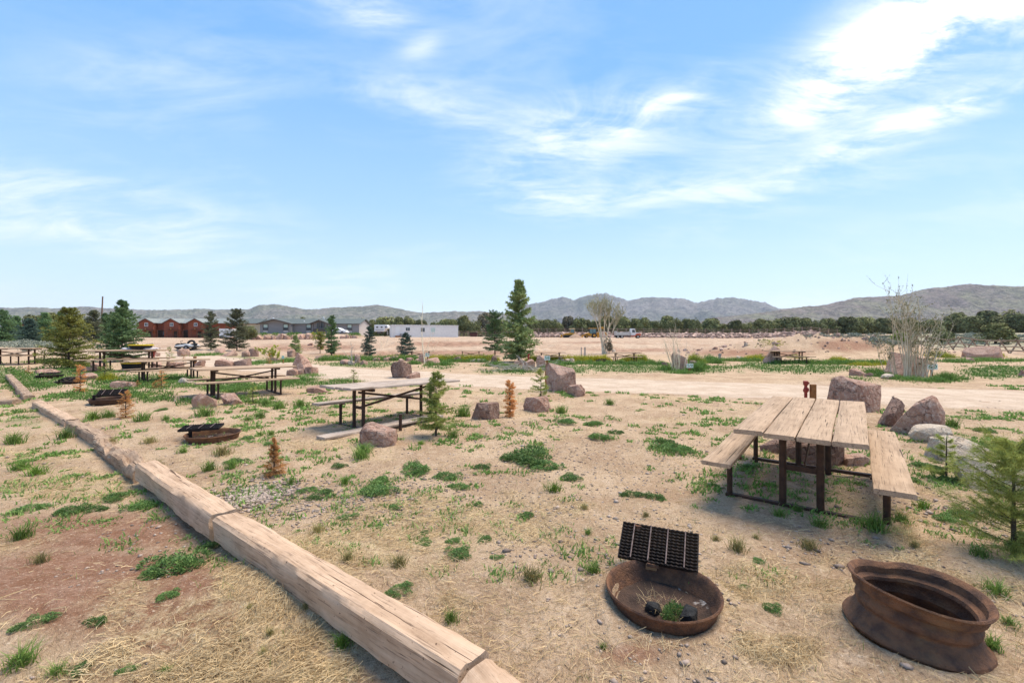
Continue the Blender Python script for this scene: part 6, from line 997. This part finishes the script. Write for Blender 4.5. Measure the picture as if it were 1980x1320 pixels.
# ---- single tufts and weeds that can be picked out one by one
def tuft_proto(seed, kind):
    global g; g = np.random.default_rng(seed)
    if kind in 'gbd':
        n = 150; r = np.abs(g.normal(0, .22, n)); a = g.uniform(0, 6.283, n); x, y = np.cos(a) * r, np.sin(a) * r; T = blades(x, y, np.zeros(n) - .02, g.uniform(.35, 1.0, n) * (1 - .5 * np.minimum(r, .8)), np.full(n, .035), 1.0); T[:, :, 0] *= 1 + .0; return tri_soup('tuft', T)
    lob = [(0, 0, .34, .34)] + [(math.cos(q_) * d_, math.sin(q_) * d_, r_, h_) for q_, d_, r_, h_ in zip(g.uniform(0, 6.283, 7), g.uniform(.2, .55, 7), g.uniform(.08, .22, 7), g.uniform(.12, .4, 7))]; TT = []
    for lx, ly, lr, lh in lob:
        n = int(1500 * lr * lr * 4) + 60; r = np.sqrt(g.random(n)) * lr * 1.15; a = g.uniform(0, 6.283, n); x, y = lx + np.cos(a) * r, ly + np.sin(a) * r; z = lh * (1 - (r / lr / 1.2) ** 2) * g.random(n) ** .6 + .01; P = np.stack([x, y, z], 1); d = np.stack([x - lx, y - ly, np.full(n, lr * .9)], 1) / lr + unit(g, n) * .8; d /= np.linalg.norm(d, axis=1, keepdims=True); b = np.cross(d, unit(g, n)); b /= np.linalg.norm(b, axis=1, keepdims=True); s = g.uniform(.018, .055, (n, 1))
        TT += [np.stack([P, P + d * s - b * s * .36, P + d * s + b * s * .36], 1), np.stack([P + d * s - b * s * .36, P + d * s * 2.2, P + d * s + b * s * .36], 1)]
    T = np.concatenate(TT, 0); T[:, :, 2] = np.maximum(T[:, :, 2], .004); return tri_soup('weed', T)
TP = {}
for kind in 'gbdl':
    for v in range(5):
        me = tuft_proto(hash_ := 1200 + 'gbdl'.index(kind) * 10 + v, kind); me.materials.append(M[{'g': 'grass', 'b': 'grass_b', 'd': 'grass_d', 'l': 'weed'}[kind]]); TP[kind, v] = me
TUFTS = '''1072 952 40 b|1030 892 80 l|1055 905 50 l|1000 893 45 l|1300 870 50 l|1285 858 26 l|1322 874 34 l|717 955 60 l|695 888 46 g|860 925 40 l|800 915 55 l|885 945 30 l|940 1046 24 l|876 1050 24 l|885 1078 42 l|820 1032 18 l|822 1052 26 l|768 1098 42 d|670 1086 32 d|658 1258 46 b|870 1206 36 g|770 1146 40 l|1027 1128 58 d|1148 1110 40 g|1138 1034 20 g|1270 966 36 l|1222 960 30 l|1432 1070 42 d|1470 1088 22 l|1387 1046 22 d|1464 1043 18 d|1570 1066 40 d|1492 1180 30 l|1440 1138 18 l|925 978 18 l|668 1004 30 l|616 962 40 l|610 1030 34 d|760 984 20 l|664 938 28 b|560 938 20 g|1167 1256 18 g|1905 1080 40 g|1942 1158 56 g|1932 1262 48 g|1793 985 36 b|1700 1030 60 g|1832 1008 36 l|1870 1002 44 l|1592 1020 38 g|1512 1000 34 g|1548 990 22 g|315 1112 90 l|283 1118 40 l|316 1158 30 l|180 1208 30 l|55 1212 46 l|155 1300 36 l|20 1300 70 g|268 985 42 l|216 968 40 l|180 988 30 l|122 993 40 l|45 990 48 l|60 920 44 b|405 1060 38 l|30 910 40 g|315 1305 26 g|398 912 34 g|442 908 34 g|522 948 22 g|700 878 40 g|812 860 18 b|875 848 30 g|895 806 44 g|1160 850 34 l|1192 838 22 l|1100 928 34 l|389 806 44 g|267 816 38 g|309 794 18 l|318 813 18 g|534 791 30 g|576 787 28 g|508 785 30 g|499 809 28 g|477 814 18 g|478 849 18 l|501 843 15 g|522 842 18 g|520 862 22 l|283 858 32 d|350 876 26 g|422 882 42 d|450 896 32 l|174 812 36 b|206 808 26 g|524 772 14 b|1150 822 30 l|1095 820 34 l|1180 783 24 g|1085 800 30 g|1450 905 20 l|1380 940 18 l|1020 1000 26 l|960 1080 20 l|590 950 26 l|650 905 24 l|735 930 30 l|930 905 26 l|1130 985 20 d|1250 1000 18 d|1890 880 46 l|1935 870 40 l|1800 905 34 l|1770 930 26 l|1860 935 34 l|1905 835 28 l|1850 828 34 g|1945 1000 30 d|1960 1215 36 g|1750 1010 34 g|1775 1060 26 d|100 1310 40 g|30 1045 46 g|70 1090 34 d|240 1300 26 l|480 1180 20 d|590 1180 24 d|520 1230 22 d|505 1270 26 d|15 860 40 g|120 850 34 g|210 860 26 d|300 900 24 d'''
MK2 = [(1282, 1147, 'the round fire ring'), (1768, 1180, 'the dented wheel rim'), (1550, 860, 'the near picnic table'), (735, 790, 'the bleached picnic table'), (408, 845, 'the ring with raised grate'), (470, 770, 'the long picnic table'), (650, 1130, 'the long pale timber'), (230, 860, 'the rotten timber'), (530, 890, 'the bare tipped dead sapling'), (1050, 790, 'the flat rock slab'), (1848, 870, 'the pale flat boulder'), (330, 940, 'the second timber'), (1945, 960, 'the bushy pine'), (0, 1320, 'the bottom left corner'), (0, 1000, 'the left edge'), (940, 1320, 'the splintered timber end'), (500, 955, 'the pebble patch'), (938, 800, 'the brown rounded rock'), (1830, 900, 'the feathery pine'), (1980, 1320, 'the bottom right corner'), (1114, 760, 'the small mauve rock'), (243, 790, 'the dead sapling by the grate')]
TL = [(float(a), float(b), float(c_), d) for a, b, c_, d in (s.split() for s in TUFTS.split('|'))]
RANK = ['nearest', 'second nearest', 'third nearest', 'fourth nearest', 'fifth nearest', 'sixth nearest', 'seventh nearest', 'eighth nearest', 'ninth nearest', 'tenth nearest', 'eleventh nearest', 'twelfth nearest']
KN = {'g': ('grass_tuft', 'green grass tuft'), 'b': ('grass_tuft', 'bright green grass tuft'), 'd': ('grass_tuft', 'half dry grass tuft'), 'l': ('leafy_weed', 'low leafy green weed')}
for k, (px, py, w, kind) in enumerate(TL):
    rk = lambda m_: sorted((t_ for t_ in TL if t_[3] == kind), key=lambda t_: (t_[0] - m_[0]) ** 2 + (t_[1] - m_[1]) ** 2).index((px, py, w, kind)); r, mk = min(((rk(m_), m_) for m_ in MK2), key=lambda v: v[0] + .0005 * math.hypot(v[1][0] - px, v[1][1] - py)); p = gp(px, py); q = p.y / F; s = w * q * (1.15 if kind == 'l' else 1.25)
    o = link(KN[kind][0], TP[kind, (k * 7) % 5], None, loc=(p.x, p.y + s * .2, h1(p.x, p.y + s * .2)), rot=(0, 0, k * 1.7)); hs = (.72 if kind != 'l' else .80) * (.85 + .3 * ((k * 29) % 7) / 6); o.scale = (s * (.8 if kind != 'l' else 1), s * (.8 if kind != 'l' else 1), s * hs * .8); tag(o, '%s, %s such to %s' % (KN[kind][1], RANK[min(r, 11)], mk[2]), 'grass tuft' if kind != 'l' else 'weed', 'tufts and weeds in the campsite soil')
g = np.random.default_rng(9)
for c_, lab in ((RING1, 'green weed growing among the ashes in the round fire ring'),):
    x, y = c_[0] + .05, c_[1] - .06; o = link('leafy_weed', TP['l', 0], None, loc=(x, y, h1(x, y) + .03)); o.scale = (.15, .15, .20); tag(o, lab, 'weed', 'tufts and weeds in the campsite soil')
def ring_straw():
    T = []
    for c_, n in ((RING1, 130), (RING2, 200)):
        r = g.uniform(0, .15, n); a = g.uniform(0, 6.283, n); x, y = c_[0] + np.cos(a) * r, c_[1] + np.sin(a) * r; T.append(blades(x, y, H(x, y) + .035, g.uniform(.01, .05, n), np.full(n, .003), 4.0))
    stuff(link('ash_straw', tri_soup('ash_straw', np.concatenate(T)), M['straw']), 'dry straw blown into the fire rings', 'straw')
ring_straw()
# ================================================================== the air
hz_ = MB().box((0, 0, 270), (14400, 14400, 548)); o = link('haze', hz_.mesh('haze'), None); hm = bpy.data.materials.new('haze'); hm.use_nodes = True; nt = hm.node_tree; nt.nodes.clear(); ou = nd(nt, 'ShaderNodeOutputMaterial'); pv = nd(nt, 'ShaderNodeVolumePrincipled'); pv.inputs['Color'].default_value = (.80, .87, .97, 1); pv.inputs['Density'].default_value = 8e-5; pv.inputs['Anisotropy'].default_value = .2; nt.links.new(pv.outputs[0], ou.inputs['Volume']); o.data.materials.append(hm); stuff(o)
